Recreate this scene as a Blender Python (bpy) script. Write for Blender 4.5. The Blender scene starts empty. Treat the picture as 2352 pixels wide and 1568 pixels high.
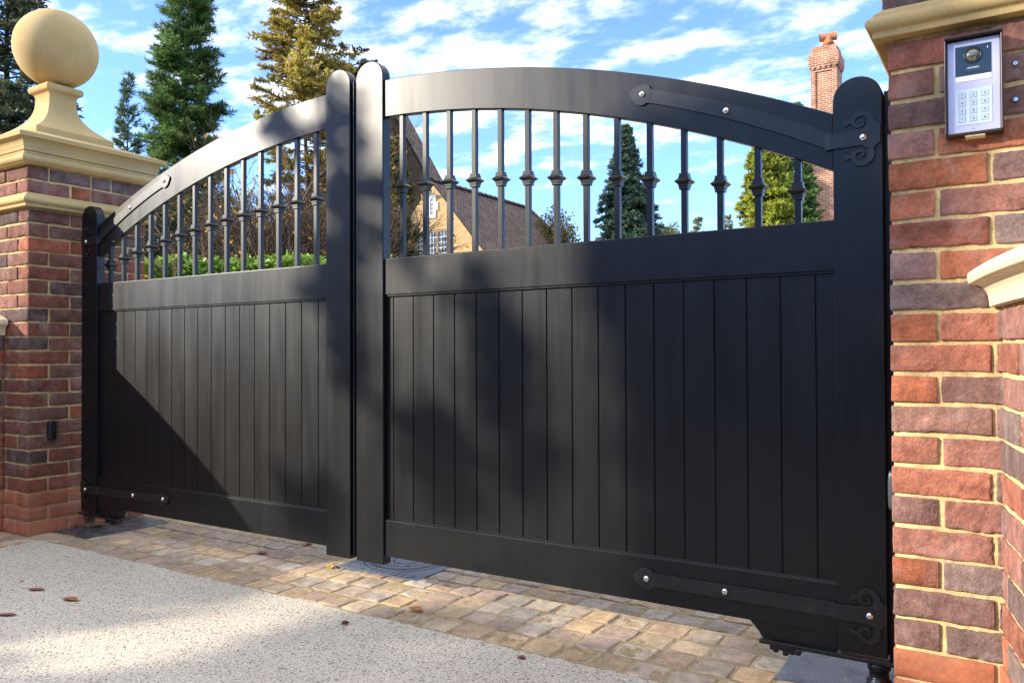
import bpy, bmesh, math, random
import numpy as np
from mathutils import Vector, Matrix
rad = math.radians
S = bpy.context.scene
C = S.collection
rng = np.random.default_rng(7)
random.seed(7)

# ------------------------------------------------------------------ camera
FPX, YAW, PITCH, ROLL, DC, HC = 1839.2, -0.564412, 0.0137946, -0.0038014, 2.1894, 0.9549
def basis():
    f = np.array([math.sin(YAW)*math.cos(PITCH), math.cos(YAW)*math.cos(PITCH), math.sin(PITCH)])
    r = np.array([math.cos(YAW), -math.sin(YAW), 0.0]); u = np.cross(r, f)
    return r*math.cos(ROLL)+u*math.sin(ROLL), -r*math.sin(ROLL)+u*math.cos(ROLL), f
RX, UP, FW = basis()
CAMP = np.array([0.0, -DC, HC])
cam = bpy.data.objects.new('camera', bpy.data.cameras.new('camera'))
C.objects.link(cam)
cam.matrix_world = Matrix(((RX[0], UP[0], -FW[0], CAMP[0]), (RX[1], UP[1], -FW[1], CAMP[1]), (RX[2], UP[2], -FW[2], CAMP[2]), (0, 0, 0, 1)))
cam.data.sensor_width = 36.0
cam.data.lens = FPX/2352*36.0
cam.data.clip_start = 0.05
cam.data.clip_end = 2000
S.camera = cam

# ------------------------------------------------------------------ sun, sky, exposure
SUN = np.array([-1.23, -1.0, 0.59]); SUN /= np.linalg.norm(SUN)      # towards the sun
sl = bpy.data.lights.new('sun', 'SUN'); sl.energy = 4.6; sl.angle = rad(0.53); sl.color = (1.0, 0.90, 0.74)
so = bpy.data.objects.new('sun', sl); C.objects.link(so)
so.rotation_euler = Vector(SUN).to_track_quat('Z', 'Y').to_euler()
W = bpy.data.worlds.new('World'); S.world = W; W.use_nodes = True
nt = W.node_tree; nt.nodes.clear()
def wn(t, **k):
    n = nt.nodes.new(t)
    for a, b in k.items(): setattr(n, a, b)
    return n
def wl(a, b): nt.links.new(a, b)
sky = wn('ShaderNodeTexSky', sky_type='NISHITA', sun_disc=False)
sky.sun_elevation = math.asin(SUN[2]); sky.sun_rotation = math.atan2(SUN[0], SUN[1])
sky.air_density = 1.1; sky.dust_density = 0.3; sky.ozone_density = 3.0
tc = wn('ShaderNodeTexCoord')
sep = wn('ShaderNodeSeparateXYZ'); wl(tc.outputs['Generated'], sep.inputs[0])
mz = wn('ShaderNodeMath', operation='MAXIMUM'); wl(sep.outputs['Z'], mz.inputs[0]); mz.inputs[1].default_value = 0.02
az = wn('ShaderNodeMath', operation='ADD'); wl(mz.outputs[0], az.inputs[0]); az.inputs[1].default_value = 0.12
dx = wn('ShaderNodeMath', operation='DIVIDE'); wl(sep.outputs['X'], dx.inputs[0]); wl(az.outputs[0], dx.inputs[1])
dy = wn('ShaderNodeMath', operation='DIVIDE'); wl(sep.outputs['Y'], dy.inputs[0]); wl(az.outputs[0], dy.inputs[1])
cmb = wn('ShaderNodeCombineXYZ'); wl(dx.outputs[0], cmb.inputs[0]); wl(dy.outputs[0], cmb.inputs[1])
mp = wn('ShaderNodeMapping'); wl(cmb.outputs[0], mp.inputs[0])
mp.inputs['Rotation'].default_value = (0, 0, rad(-22)); mp.inputs['Scale'].default_value = (1.3, 1.9, 1); mp.inputs['Location'].default_value = (2.3, 0.7, 0)
n1 = wn('ShaderNodeTexNoise'); wl(mp.outputs[0], n1.inputs['Vector'])
n1.inputs['Scale'].default_value = 2.6; n1.inputs['Detail'].default_value = 7; n1.inputs['Roughness'].default_value = 0.62; n1.inputs['Distortion'].default_value = 0.12
n2 = wn('ShaderNodeTexNoise'); wl(cmb.outputs[0], n2.inputs['Vector']); n2.inputs['Scale'].default_value = 0.55; n2.inputs['Detail'].default_value = 2
# cloud cover grows towards the right-hand part of the view (direction dependent bank of cloud)
bank = wn('ShaderNodeVectorMath', operation='DOT_PRODUCT'); wl(tc.outputs['Generated'], bank.inputs[0]); bank.inputs[1].default_value = (math.sin(rad(-22)), math.cos(rad(-22)), 0.0)
bm = wn('ShaderNodeMapRange'); wl(bank.outputs['Value'], bm.inputs[0]); bm.inputs[1].default_value = 0.62; bm.inputs[2].default_value = 0.93; bm.inputs[3].default_value = -0.12; bm.inputs[4].default_value = 0.045
ad = wn('ShaderNodeMath', operation='ADD'); wl(n1.outputs['Fac'], ad.inputs[0]); wl(bm.outputs[0], ad.inputs[1])
m2 = wn('ShaderNodeMath', operation='MULTIPLY_ADD'); wl(n2.outputs['Fac'], m2.inputs[0]); m2.inputs[1].default_value = 0.35; m2.inputs[2].default_value = -0.17
ad2 = wn('ShaderNodeMath', operation='ADD'); wl(ad.outputs[0], ad2.inputs[0]); wl(m2.outputs[0], ad2.inputs[1])
hf = wn('ShaderNodeMapRange'); wl(sep.outputs['Z'], hf.inputs[0]); hf.inputs[1].default_value = 0.12; hf.inputs[2].default_value = 0.30; hf.inputs[3].default_value = -0.15; hf.inputs[4].default_value = 0.0
zf = wn('ShaderNodeMapRange'); wl(sep.outputs['Z'], zf.inputs[0]); zf.inputs[1].default_value = 0.42; zf.inputs[2].default_value = 0.62; zf.inputs[3].default_value = 0.0; zf.inputs[4].default_value = 0.26  # extra cloud overhead, out of view, added to brighten the ground
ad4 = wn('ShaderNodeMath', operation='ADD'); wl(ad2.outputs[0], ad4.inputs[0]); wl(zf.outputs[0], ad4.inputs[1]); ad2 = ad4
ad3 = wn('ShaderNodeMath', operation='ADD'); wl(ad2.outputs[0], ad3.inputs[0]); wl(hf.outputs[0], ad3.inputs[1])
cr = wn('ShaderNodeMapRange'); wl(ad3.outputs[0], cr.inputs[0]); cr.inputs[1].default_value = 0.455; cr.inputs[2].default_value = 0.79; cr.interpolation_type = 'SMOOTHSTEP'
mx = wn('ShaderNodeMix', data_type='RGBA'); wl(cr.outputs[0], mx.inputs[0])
tint = wn('ShaderNodeMix', data_type='RGBA', blend_type='MULTIPLY'); tint.inputs[0].default_value = 1.0
tr = wn('ShaderNodeValToRGB'); wl(sep.outputs['Z'], tr.inputs[0]); el = tr.color_ramp.elements
el[0].position = 0.05; el[0].color = (1.0, 1.22, 1.75, 1); el[1].position = 0.55; el[1].color = (0.90, 1.0, 1.36, 1)
wl(sky.outputs[0], tint.inputs[6]); wl(tr.outputs[0], tint.inputs[7])
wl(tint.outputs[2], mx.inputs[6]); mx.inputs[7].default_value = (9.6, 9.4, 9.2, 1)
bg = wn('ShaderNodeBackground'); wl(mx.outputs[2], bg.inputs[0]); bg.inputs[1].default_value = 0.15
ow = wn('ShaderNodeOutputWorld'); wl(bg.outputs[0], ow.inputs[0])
S.view_settings.view_transform = 'Standard'; S.view_settings.look = 'None'
S.view_settings.exposure = 0.95; S.view_settings.gamma = 1.0
S.cycles.max_bounces = 6; S.cycles.diffuse_bounces = 3; S.cycles.glossy_bounces = 3; S.cycles.transparent_max_bounces = 4
S.cycles.sample_clamp_indirect = 6; S.cycles.caustics_reflective = False; S.cycles.caustics_refractive = False

def ground_at(px, dist):
    """ground position at optical distance dist in the direction of a picture column"""
    d = FW + RX*(px-1176)/FPX; d = d*dist
    return np.array([CAMP[0]+d[0], CAMP[1]+d[1], 0.0])
def z_at(py, dist): return HC + (788-py)/FPX*dist

# ------------------------------------------------------------------ numpy noise
_perm = rng.permutation(256)
def _h(i, j, k): return _perm[(_perm[(_perm[i & 255]+j) & 255]+k) & 255]/255.0
def vnoise(P):
    P = np.asarray(P, float); I = np.floor(P).astype(int); Fr = P-I; Fr = Fr*Fr*(3-2*Fr)
    x, y, z = I[..., 0], I[..., 1], I[..., 2]; a, b, c = Fr[..., 0], Fr[..., 1], Fr[..., 2]
    def L(p, q, t): return p+(q-p)*t
    return L(L(L(_h(x, y, z), _h(x+1, y, z), a), L(_h(x, y+1, z), _h(x+1, y+1, z), a), b),
             L(L(_h(x, y, z+1), _h(x+1, y, z+1), a), L(_h(x, y+1, z+1), _h(x+1, y+1, z+1), a), b), c)*2-1
def fbm(P, o=3):
    s = 0; a = 1.0; P = np.asarray(P, float)
    for i in range(o): s = s+a*vnoise(P*(2**i)+17.3*i); a *= 0.5
    return s

# ------------------------------------------------------------------ mesh building
class MB:
    def __init__(s): s.v = []; s.f = []; s.c = []; s.n = 0; s.fm = []; s.uv = []
    def add(s, V, F, col=None, mi=0, uv=None):
        V = np.asarray(V, float).reshape(-1, 3)
        s.v.append(V); o = s.n; s.n += len(V)
        for f in F:
            s.f.append([o+int(i) for i in f]); s.fm.append(mi)
        if uv is not None:
            for q in uv: s.uv.extend(q)
        s.c.append(np.tile(np.array(list(col if col is not None else (1, 1, 1))+[1.0]), (len(V), 1)) if (col is None or np.ndim(col) == 1) else np.c_[col, np.ones(len(V))])
    def box(s, x0, x1, y0, y1, z0, z1, col=None, mi=0):
        V = [(x0, y0, z0), (x1, y0, z0), (x1, y1, z0), (x0, y1, z0), (x0, y0, z1), (x1, y0, z1), (x1, y1, z1), (x0, y1, z1)]
        F = [(0, 3, 2, 1), (4, 5, 6, 7), (0, 1, 5, 4), (1, 2, 6, 5), (2, 3, 7, 6), (3, 0, 4, 7)]
        uv = None
        U = lambda f: [(V[i][0], V[i][1]) for i in f]
        uv = [U(F[0]), U(F[1]), [(V[i][0], V[i][2]) for i in F[2]], [(V[i][1], V[i][2]) for i in F[3]], [(V[i][0], V[i][2]) for i in F[4]], [(V[i][1], V[i][2]) for i in F[5]]]
        s.add(V, F, col, mi, uv)
    def tube(s, pts, rads, n=6, col=None, mi=0, caps=True):
        pts = [np.array(p, float) for p in pts]; V = []; F = []
        for i, p in enumerate(pts):
            d = pts[min(i+1, len(pts)-1)]-pts[max(i-1, 0)]; d = d/(np.linalg.norm(d)+1e-9)
            a = np.cross(d, [0, 0, 1.0]) if abs(d[2]) < 0.95 else np.cross(d, [1.0, 0, 0]); a /= np.linalg.norm(a); b = np.cross(d, a)
            r = rads[i] if hasattr(rads, '__len__') else rads
            for k in range(n):
                t = 2*math.pi*k/n; V.append(p+r*(math.cos(t)*a+math.sin(t)*b))
        for i in range(len(pts)-1):
            for k in range(n):
                F.append((i*n+k, i*n+(k+1) % n, (i+1)*n+(k+1) % n, (i+1)*n+k))
        if caps: F.append(tuple(range(n))[::-1]); F.append(tuple((len(pts)-1)*n+k for k in range(n)))
        s.add(V, F, col, mi)
    def prism(s, poly, y0, y1, col=None, mi=0):
        """poly = list of (x, z); extruded in y"""
        n = len(poly); V = [(p[0], y0, p[1]) for p in poly]+[(p[0], y1, p[1]) for p in poly]
        F = [tuple(range(n)), tuple(range(2*n-1, n-1, -1))]+[(i, n+i, n+(i+1) % n, (i+1) % n) for i in range(n)]
        s.add(V, F, col, mi)
    def lathe(s, prof, cx, cy, n=24, col=None, mi=0):
        V = []; F = []
        for r, z in prof:
            for k in range(n):
                t = 2*math.pi*k/n; V.append((cx+r*math.cos(t), cy+r*math.sin(t), z))
        for i in range(len(prof)-1):
            for k in range(n): F.append((i*n+k, i*n+(k+1) % n, (i+1)*n+(k+1) % n, (i+1)*n+k))
        F.append(tuple(range(n))[::-1]); F.append(tuple((len(prof)-1)*n+k for k in range(n)))
        s.add(V, F, col, mi)
    def ring(s, x0, x1, y0, y1, prof, col=None):
        """moulding: profile (offset, z) swept round a rectangle with mitred corners, closed on top and bottom"""
        V = []; F = []
        for e, z in prof: V += [(x0-e, y0-e, z), (x1+e, y0-e, z), (x1+e, y1+e, z), (x0-e, y1+e, z)]
        for i in range(len(prof)-1):
            for k in range(4): F.append((i*4+k, i*4+(k+1) % 4, (i+1)*4+(k+1) % 4, (i+1)*4+k))
        F.append((3, 2, 1, 0)); m = (len(prof)-1)*4; F.append((m, m+1, m+2, m+3))
        s.add(V, F, col)
    def build(s, name, mats, parent=None, smooth=False, loc=None, bevel=0, autosmooth=None):
        me = bpy.data.meshes.new(name)
        V = np.concatenate(s.v) if s.v else np.zeros((0, 3))
        if loc is not None: V = V-np.array(loc)
        L = np.array([len(f) for f in s.f], dtype=np.int32)
        me.vertices.add(len(V)); me.vertices.foreach_set('co', V.ravel())
        idx = np.fromiter((i for f in s.f for i in f), dtype=np.int32, count=int(L.sum()))
        me.loops.add(len(idx)); me.loops.foreach_set('vertex_index', idx)
        me.polygons.add(len(L)); me.polygons.foreach_set('loop_start', np.concatenate([[0], np.cumsum(L)[:-1]]).astype(np.int32))
        me.polygons.foreach_set('loop_total', L)
        me.polygons.foreach_set('material_index', np.array(s.fm, dtype=np.int32))
        me.update(calc_edges=True)
        at = me.color_attributes.new('Col', 'FLOAT_COLOR', 'POINT'); at.data.foreach_set('color', np.concatenate(s.c).ravel())
        if s.uv and len(s.uv) == len(idx):
            u = me.uv_layers.new(name='UVMap'); u.data.foreach_set('uv', np.array(s.uv, float).ravel())
        if not isinstance(mats, (list, tuple)): mats = [mats]
        for m in mats: me.materials.append(m)
        me.validate()
        me.polygons.foreach_set('use_smooth', [bool(smooth)]*len(me.polygons))
        o = bpy.data.objects.new(name, me); C.objects.link(o)
        if loc is not None: o.location = loc
        if parent is not None:
            o.parent = parent
            if loc is None: o.matrix_parent_inverse = Matrix.Translation(-Vector(parent.location))
        if bevel:
            m = o.modifiers.new('bevel', 'BEVEL'); m.width = bevel; m.segments = 2; m.limit_method = 'ANGLE'; m.angle_limit = rad(35)
        return o
def quads(mb, B, D, Nn, Ln, Wd, cols):
    """many leaf-like diamonds: base B, direction D, side vector from normal Nn"""
    Sd = np.cross(D, Nn); Sd /= (np.linalg.norm(Sd, axis=1, keepdims=True)+1e-9)
    m = B+D*(Ln*0.45)[:, None]
    V = np.stack([B, m+Sd*(Wd/2)[:, None], B+D*Ln[:, None], m-Sd*(Wd/2)[:, None]], 1).reshape(-1, 3)
    n = len(B); o = mb.n
    F = (np.arange(n)[:, None]*4+np.arange(4)).tolist()
    mb.add(V, F, np.repeat(cols, 4, 0))
def tag(o, label=None, cat=None, group=None, kind=None):
    if label: o['label'] = label
    if cat: o['category'] = cat
    if group: o['group'] = group
    if kind: o['kind'] = kind
    return o
def empty(name, loc=(0, 0, 0)):
    o = bpy.data.objects.new(name, None); C.objects.link(o); o.location = loc; o.empty_display_size = 0.1
    return o
def unit(a): a = np.array(a, float); return a/(np.linalg.norm(a, axis=-1, keepdims=True)+1e-9)

# ------------------------------------------------------------------ materials
def mat(name, base=(0.5, 0.5, 0.5), rough=0.6, spec=0.5, metal=0.0, attr=False, noise=None, bump=None, coat=0.0, voro=None, rvar=None, trans=0.0, tn=None):
    """noise = list of (scale, amount dark..light, detail); bump = list of (scale, strength, distance)"""
    m = bpy.data.materials.new(name); m.use_nodes = True; t = m.node_tree; b = t.nodes['Principled BSDF']; L = t.links.new
    def N(x, **k):
        n = t.nodes.new(x)
        for p, q in k.items(): setattr(n, p, q)
        return n
    b.inputs['Roughness'].default_value = rough; b.inputs['Specular IOR Level'].default_value = spec; b.inputs['Metallic'].default_value = metal
    b.inputs['Coat Weight'].default_value = coat
    if trans: b.inputs['Transmission Weight'].default_value = trans
    co = N('ShaderNodeTexCoord').outputs['Object']
    if attr:
        a = N('ShaderNodeAttribute', attribute_name='Col'); cur = a.outputs['Color']
        if base != (1, 1, 1):
            q = N('ShaderNodeMix', data_type='RGBA', blend_type='MULTIPLY'); q.inputs[0].default_value = 1; L(cur, q.inputs[6]); q.inputs[7].default_value = (*base, 1); cur = q.outputs[2]
    else:
        r = N('ShaderNodeRGB'); r.outputs[0].default_value = (*base, 1); cur = r.outputs[0]
    for sc, lo, hi, de in (noise or []):
        n = N('ShaderNodeTexNoise'); L(co, n.inputs['Vector']); n.inputs['Scale'].default_value = sc; n.inputs['Detail'].default_value = de; n.inputs['Roughness'].default_value = 0.6
        r = N('ShaderNodeMapRange'); L(n.outputs['Fac'], r.inputs[0]); r.inputs[1].default_value = 0.3; r.inputs[2].default_value = 0.7; r.inputs[3].default_value = lo; r.inputs[4].default_value = hi
        q = N('ShaderNodeVectorMath', operation='SCALE'); L(cur, q.inputs[0]); L(r.outputs[0], q.inputs['Scale']); cur = q.outputs[0]
    if tn:   # (scale, colour, threshold lo, hi, amount): stains of another colour
        for sc, c2, lo, hi, am in tn:
            n = N('ShaderNodeTexNoise'); L(co, n.inputs['Vector']); n.inputs['Scale'].default_value = sc; n.inputs['Detail'].default_value = 5; n.inputs['Roughness'].default_value = 0.65
            r = N('ShaderNodeMapRange'); L(n.outputs['Fac'], r.inputs[0]); r.inputs[1].default_value = lo; r.inputs[2].default_value = hi; r.inputs[3].default_value = 0; r.inputs[4].default_value = am
            q = N('ShaderNodeMix', data_type='RGBA'); L(r.outputs[0], q.inputs[0]); L(cur, q.inputs[6]); q.inputs[7].default_value = (*c2, 1); cur = q.outputs[2]
    L(cur, b.inputs['Base Color'])
    if rvar:
        n = N('ShaderNodeTexNoise'); L(co, n.inputs['Vector']); n.inputs['Scale'].default_value = rvar[0]; n.inputs['Detail'].default_value = 5
        r = N('ShaderNodeMapRange'); L(n.outputs['Fac'], r.inputs[0]); r.inputs[1].default_value = 0.3; r.inputs[2].default_value = 0.7; r.inputs[3].default_value = rvar[1]; r.inputs[4].default_value = rvar[2]; L(r.outputs[0], b.inputs['Roughness'])
    h = None
    for sc, st, ds in (bump or []):
        n = N('ShaderNodeTexNoise'); L(co, n.inputs['Vector']); n.inputs['Scale'].default_value = sc; n.inputs['Detail'].default_value = 4; n.inputs['Roughness'].default_value = 0.65
        bb = N('ShaderNodeBump'); bb.inputs['Strength'].default_value = st; bb.inputs['Distance'].default_value = ds; L(n.outputs['Fac'], bb.inputs['Height'])
        if h: L(h, bb.inputs['Normal'])
        h = bb.outputs['Normal']
    if h: L(h, b.inputs['Normal'])
    m['h'] = 1
    return m
M = {}
M['paint'] = mat('satin_black_paint', (0.0045, 0.005, 0.006), 0.36, 0.34, rvar=(9, 0.31, 0.40), noise=[(3, 0.85, 1.2, 4)], bump=[(260, 0.03, 0.0006)], tn=[(11, (0.05, 0.048, 0.044), 0.66, 0.85, 0.15), (140, (0.35, 0.34, 0.31), 0.73, 0.78, 0.4)])
_t = M['paint'].node_tree; _b = _t.nodes['Principled BSDF']
for _l in list(_b.inputs['Roughness'].links): _t.links.remove(_l)
_c = _t.nodes.new('ShaderNodeTexCoord'); _m = _t.nodes.new('ShaderNodeMapping'); _m.inputs['Scale'].default_value = (9, 9, 0.9); _t.links.new(_c.outputs['Object'], _m.inputs[0])
_n = _t.nodes.new('ShaderNodeTexNoise'); _n.inputs['Scale'].default_value = 1.6; _n.inputs['Detail'].default_value = 6; _n.inputs['Roughness'].default_value = 0.65; _t.links.new(_m.outputs[0], _n.inputs['Vector'])
_r = _t.nodes.new('ShaderNodeMapRange'); _r.inputs[1].default_value = 0.3; _r.inputs[2].default_value = 0.7; _r.inputs[3].default_value = 0.29; _r.inputs[4].default_value = 0.405; _t.links.new(_n.outputs['Fac'], _r.inputs[0]); _t.links.new(_r.outputs[0], _b.inputs['Roughness'])
M['strap'] = mat('black_powder_coated_steel', (0.008, 0.0085, 0.009), 0.38, 0.45, rvar=(30, 0.34, 0.42), tn=[(24, (0.09, 0.085, 0.075), 0.55, 0.8, 0.35)], bump=[(120, 0.06, 0.001)])
M['bolt'] = mat('polished_steel', (0.75, 0.75, 0.74), 0.18, 0.5, 1.0)
M['brick'] = mat('handmade_brick', (1, 1, 1), 0.88, 0.25, attr=True, noise=[(22, 0.62, 1.35, 6), (120, 0.75, 1.2, 4)], bump=[(45, 0.8, 0.006), (200, 0.6, 0.0025)],
                 tn=[(9, (0.38, 0.29, 0.26), 0.52, 0.75, 0.5), (30, (0.05, 0.03, 0.03), 0.64, 0.74, 0.5), (75, (0.03, 0.02, 0.02), 0.69, 0.73, 0.75)])
M['plinth'] = mat('smooth_red_engineering_brick', (1, 1, 1), 0.8, 0.3, attr=True, noise=[(14, 0.75, 1.2, 5), (90, 0.85, 1.15, 3)], bump=[(150, 0.4, 0.0012)], tn=[(6, (0.30, 0.17, 0.12), 0.5, 0.75, 0.5)])
M['mortar'] = mat('sandy_lime_mortar', (0.62, 0.455, 0.215), 0.95, 0.15, noise=[(30, 0.7, 1.25, 5), (200, 0.8, 1.15, 2)], bump=[(90, 0.7, 0.004), (300, 0.5, 0.0015)], tn=[(5, (0.33, 0.33, 0.13), 0.52, 0.72, 0.45)])
M['stone'] = mat('cast_sandstone', (0.49, 0.345, 0.15), 0.9, 0.2, noise=[(4, 0.9, 1.08, 4), (150, 0.88, 1.1, 3)], bump=[(220, 0.25, 0.001)], tn=[(7, (0.33, 0.26, 0.16), 0.54, 0.8, 0.4), (60, (0.22, 0.17, 0.10), 0.68, 0.76, 0.5), (2.5, (0.66, 0.50, 0.30), 0.5, 0.75, 0.4)])
M['stone_pale'] = mat('pale_cast_sandstone', (0.66, 0.55, 0.36), 0.9, 0.2, noise=[(4, 0.9, 1.08, 4), (150, 0.9, 1.08, 3)], bump=[(200, 0.2, 0.001)])
M['sett'] = mat('riven_sandstone', (1, 1, 1), 0.88, 0.15, attr=True, noise=[(18, 0.75, 1.25, 5), (90, 0.85, 1.15, 3)], bump=[(40, 0.5, 0.003), (200, 0.3, 0.001)], tn=[(13, (0.52, 0.46, 0.36), 0.58, 0.7, 0.4)])
M['joint'] = mat('sand_joint', (0.38, 0.285, 0.16), 0.95, 0.15, noise=[(25, 0.6, 1.3, 5), (220, 0.7, 1.25, 2)], bump=[(150, 0.8, 0.004)])
M['earth'] = mat('grass_verge', (0.06, 0.075, 0.025), 0.95, 0.1, noise=[(0.6, 0.6, 1.4, 5), (9, 0.6, 1.4, 4)])
M['asphalt'] = mat('road_asphalt', (0.055, 0.055, 0.055), 0.9, 0.2, noise=[(60, 0.7, 1.4, 3)])
M['slab'] = mat('dark_steel_plate', (0.055, 0.06, 0.068), 0.3, 0.6, rvar=(12, 0.12, 0.6), noise=[(7, 0.6, 1.5, 6)], bump=[(30, 0.15, 0.002)], tn=[(16, (0.22, 0.22, 0.21), 0.5, 0.75, 0.55), (5, (0.02, 0.018, 0.02), 0.5, 0.6, 0.6)])
M['cover'] = mat('blue_grey_plastic', (0.085, 0.10, 0.13), 0.45, 0.4, noise=[(10, 0.85, 1.2, 5)], rvar=(20, 0.38, 0.55))
M['groove'] = mat('black_rubber', (0.01, 0.01, 0.012), 0.7, 0.3)
M['plastic'] = mat('black_plastic', (0.012, 0.012, 0.013), 0.35, 0.5)
M['grey_plastic'] = mat('grey_plastic', (0.035, 0.038, 0.042), 0.4, 0.5)
M['rust'] = mat('rusty_steel', (0.10, 0.045, 0.02), 0.7, 0.4, noise=[(30, 0.5, 1.6, 5)])
M['wet'] = mat('oily_black_metal', (0.008, 0.008, 0.008), 0.22, 0.5, bump=[(90, 0.5, 0.003)])
M['alu'] = mat('lilac_aluminium', (0.52, 0.50, 0.62), 0.42, 0.5, 0.35, noise=[(300, 0.96, 1.04, 2)])
M['bronze'] = mat('dark_bronze_hood', (0.05, 0.032, 0.03), 0.35, 0.5, 0.4)
M['glass'] = mat('black_glass', (0.012, 0.02, 0.022), 0.08, 0.5, coat=0.5)
M['lens'] = mat('lens_dome', (0.16, 0.17, 0.13), 0.06, 0.8, 0.6)
M['white'] = mat('white_plastic', (0.78, 0.77, 0.70), 0.4, 0.4)
M['padp'] = mat('pale_blue_keypad', (0.50, 0.62, 0.74), 0.4, 0.5)
M['key'] = mat('pale_key', (0.46, 0.54, 0.62), 0.35, 0.5)
M['ink'] = mat('dark_grey_ink', (0.09, 0.10, 0.12), 0.5, 0.3)
M['silver'] = mat('silver_print', (0.6, 0.6, 0.58), 0.4, 0.5)
M['bark'] = mat('bark', (0.085, 0.06, 0.042), 0.95, 0.1, noise=[(9, 0.6, 1.5, 5)], bump=[(20, 0.8, 0.02)])
M['greybark'] = mat('grey_bark', (0.16, 0.145, 0.11), 0.95, 0.1, noise=[(9, 0.6, 1.4, 5)], bump=[(20, 0.8, 0.02)])
M['twig'] = mat('bare_twigs', (1, 1, 1), 0.9, 0.15, attr=True)
def leafmat(name, rough=0.6, spec=0.3, tr=0.35):
    m = bpy.data.materials.new(name); m.use_nodes = True; t = m.node_tree; b = t.nodes['Principled BSDF']
    b.inputs['Roughness'].default_value = rough; b.inputs['Specular IOR Level'].default_value = spec
    a = t.nodes.new('ShaderNodeAttribute'); a.attribute_name = 'Col'; t.links.new(a.outputs['Color'], b.inputs['Base Color'])
    tl = t.nodes.new('ShaderNodeBsdfTranslucent'); t.links.new(a.outputs['Color'], tl.inputs['Color'])
    ms = t.nodes.new('ShaderNodeMixShader'); ms.inputs[0].default_value = tr
    t.links.new(b.outputs[0], ms.inputs[1]); t.links.new(tl.outputs[0], ms.inputs[2]); t.links.new(ms.outputs[0], t.nodes['Material Output'].inputs[0])
    return m
M['leaf'] = leafmat('foliage'); M['glossleaf'] = leafmat('laurel_leaf', 0.35, 0.5, 0.3); M['dryleaf'] = leafmat('dry_leaf', 0.6, 0.3, 0.15)

def gravel_mat():
    m = bpy.data.materials.new('resin_bound_gravel'); m.use_nodes = True; t = m.node_tree; b = t.nodes['Principled BSDF']; L = t.links.new
    co = t.nodes.new('ShaderNodeTexCoord').outputs['Object']
    wr = t.nodes.new('ShaderNodeTexNoise'); wr.inputs['Scale'].default_value = 90; L(co, wr.inputs['Vector'])
    wm = t.nodes.new('ShaderNodeVectorMath'); wm.operation = 'MULTIPLY_ADD'; L(wr.outputs['Color'], wm.inputs[0]); wm.inputs[1].default_value = (0.006, 0.006, 0.006); L(co, wm.inputs[2])
    v = t.nodes.new('ShaderNodeTexVoronoi'); v.inputs['Scale'].default_value = 175; L(wm.outputs[0], v.inputs['Vector'])
    r = t.nodes.new('ShaderNodeValToRGB'); e = r.color_ramp.elements
    sepc = t.nodes.new('ShaderNodeSeparateColor'); L(v.outputs['Color'], sepc.inputs[0]); L(sepc.outputs[0], r.inputs[0])
    e[0].position = 0; e[0].color = (0.30, 0.25, 0.20, 1); e[1].position = 1; e[1].color = (0.97, 0.88, 0.72, 1)
    for p, c in ((0.06, (0.42, 0.37, 0.30, 1)), (0.18, (0.78, 0.69, 0.55, 1)), (0.5, (0.88, 0.79, 0.64, 1)), (0.8, (0.94, 0.86, 0.71, 1))):
        x = e.new(p); x.color = c
    n = t.nodes.new('ShaderNodeTexNoise'); n.inputs['Scale'].default_value = 1.5; n.inputs['Detail'].default_value = 5; L(co, n.inputs['Vector'])
    mr = t.nodes.new('ShaderNodeMapRange'); mr.inputs[1].default_value = 0.3; mr.inputs[2].default_value = 0.7; mr.inputs[3].default_value = 0.74; mr.inputs[4].default_value = 0.90; L(n.outputs['Fac'], mr.inputs[0])
    # gaps between stones are dark
    g = t.nodes.new('ShaderNodeMapRange'); g.inputs[1].default_value = 0.0; g.inputs[2].default_value = 0.75; g.inputs[3].default_value = 1.0; g.inputs[4].default_value = 0.64; L(v.outputs['Distance'], g.inputs[0])
    mu = t.nodes.new('ShaderNodeMath'); mu.operation = 'MULTIPLY'; L(mr.outputs[0], mu.inputs[0]); L(g.outputs[0], mu.inputs[1])
    s = t.nodes.new('ShaderNodeVectorMath'); s.operation = 'SCALE'; L(r.outputs[0], s.inputs[0]); L(mu.outputs[0], s.inputs['Scale']); L(s.outputs[0], b.inputs['Base Color'])
    bp_ = t.nodes.new('ShaderNodeBump'); bp_.inputs['Strength'].default_value = 0.7; bp_.inputs['Distance'].default_value = 0.0022; bp_.invert = True; L(v.outputs['Distance'], bp_.inputs['Height']); L(bp_.outputs[0], b.inputs['Normal'])
    b.inputs['Roughness'].default_value = 0.75; b.inputs['Specular IOR Level'].default_value = 0.3
    return m
M['gravel'] = gravel_mat()
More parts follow.
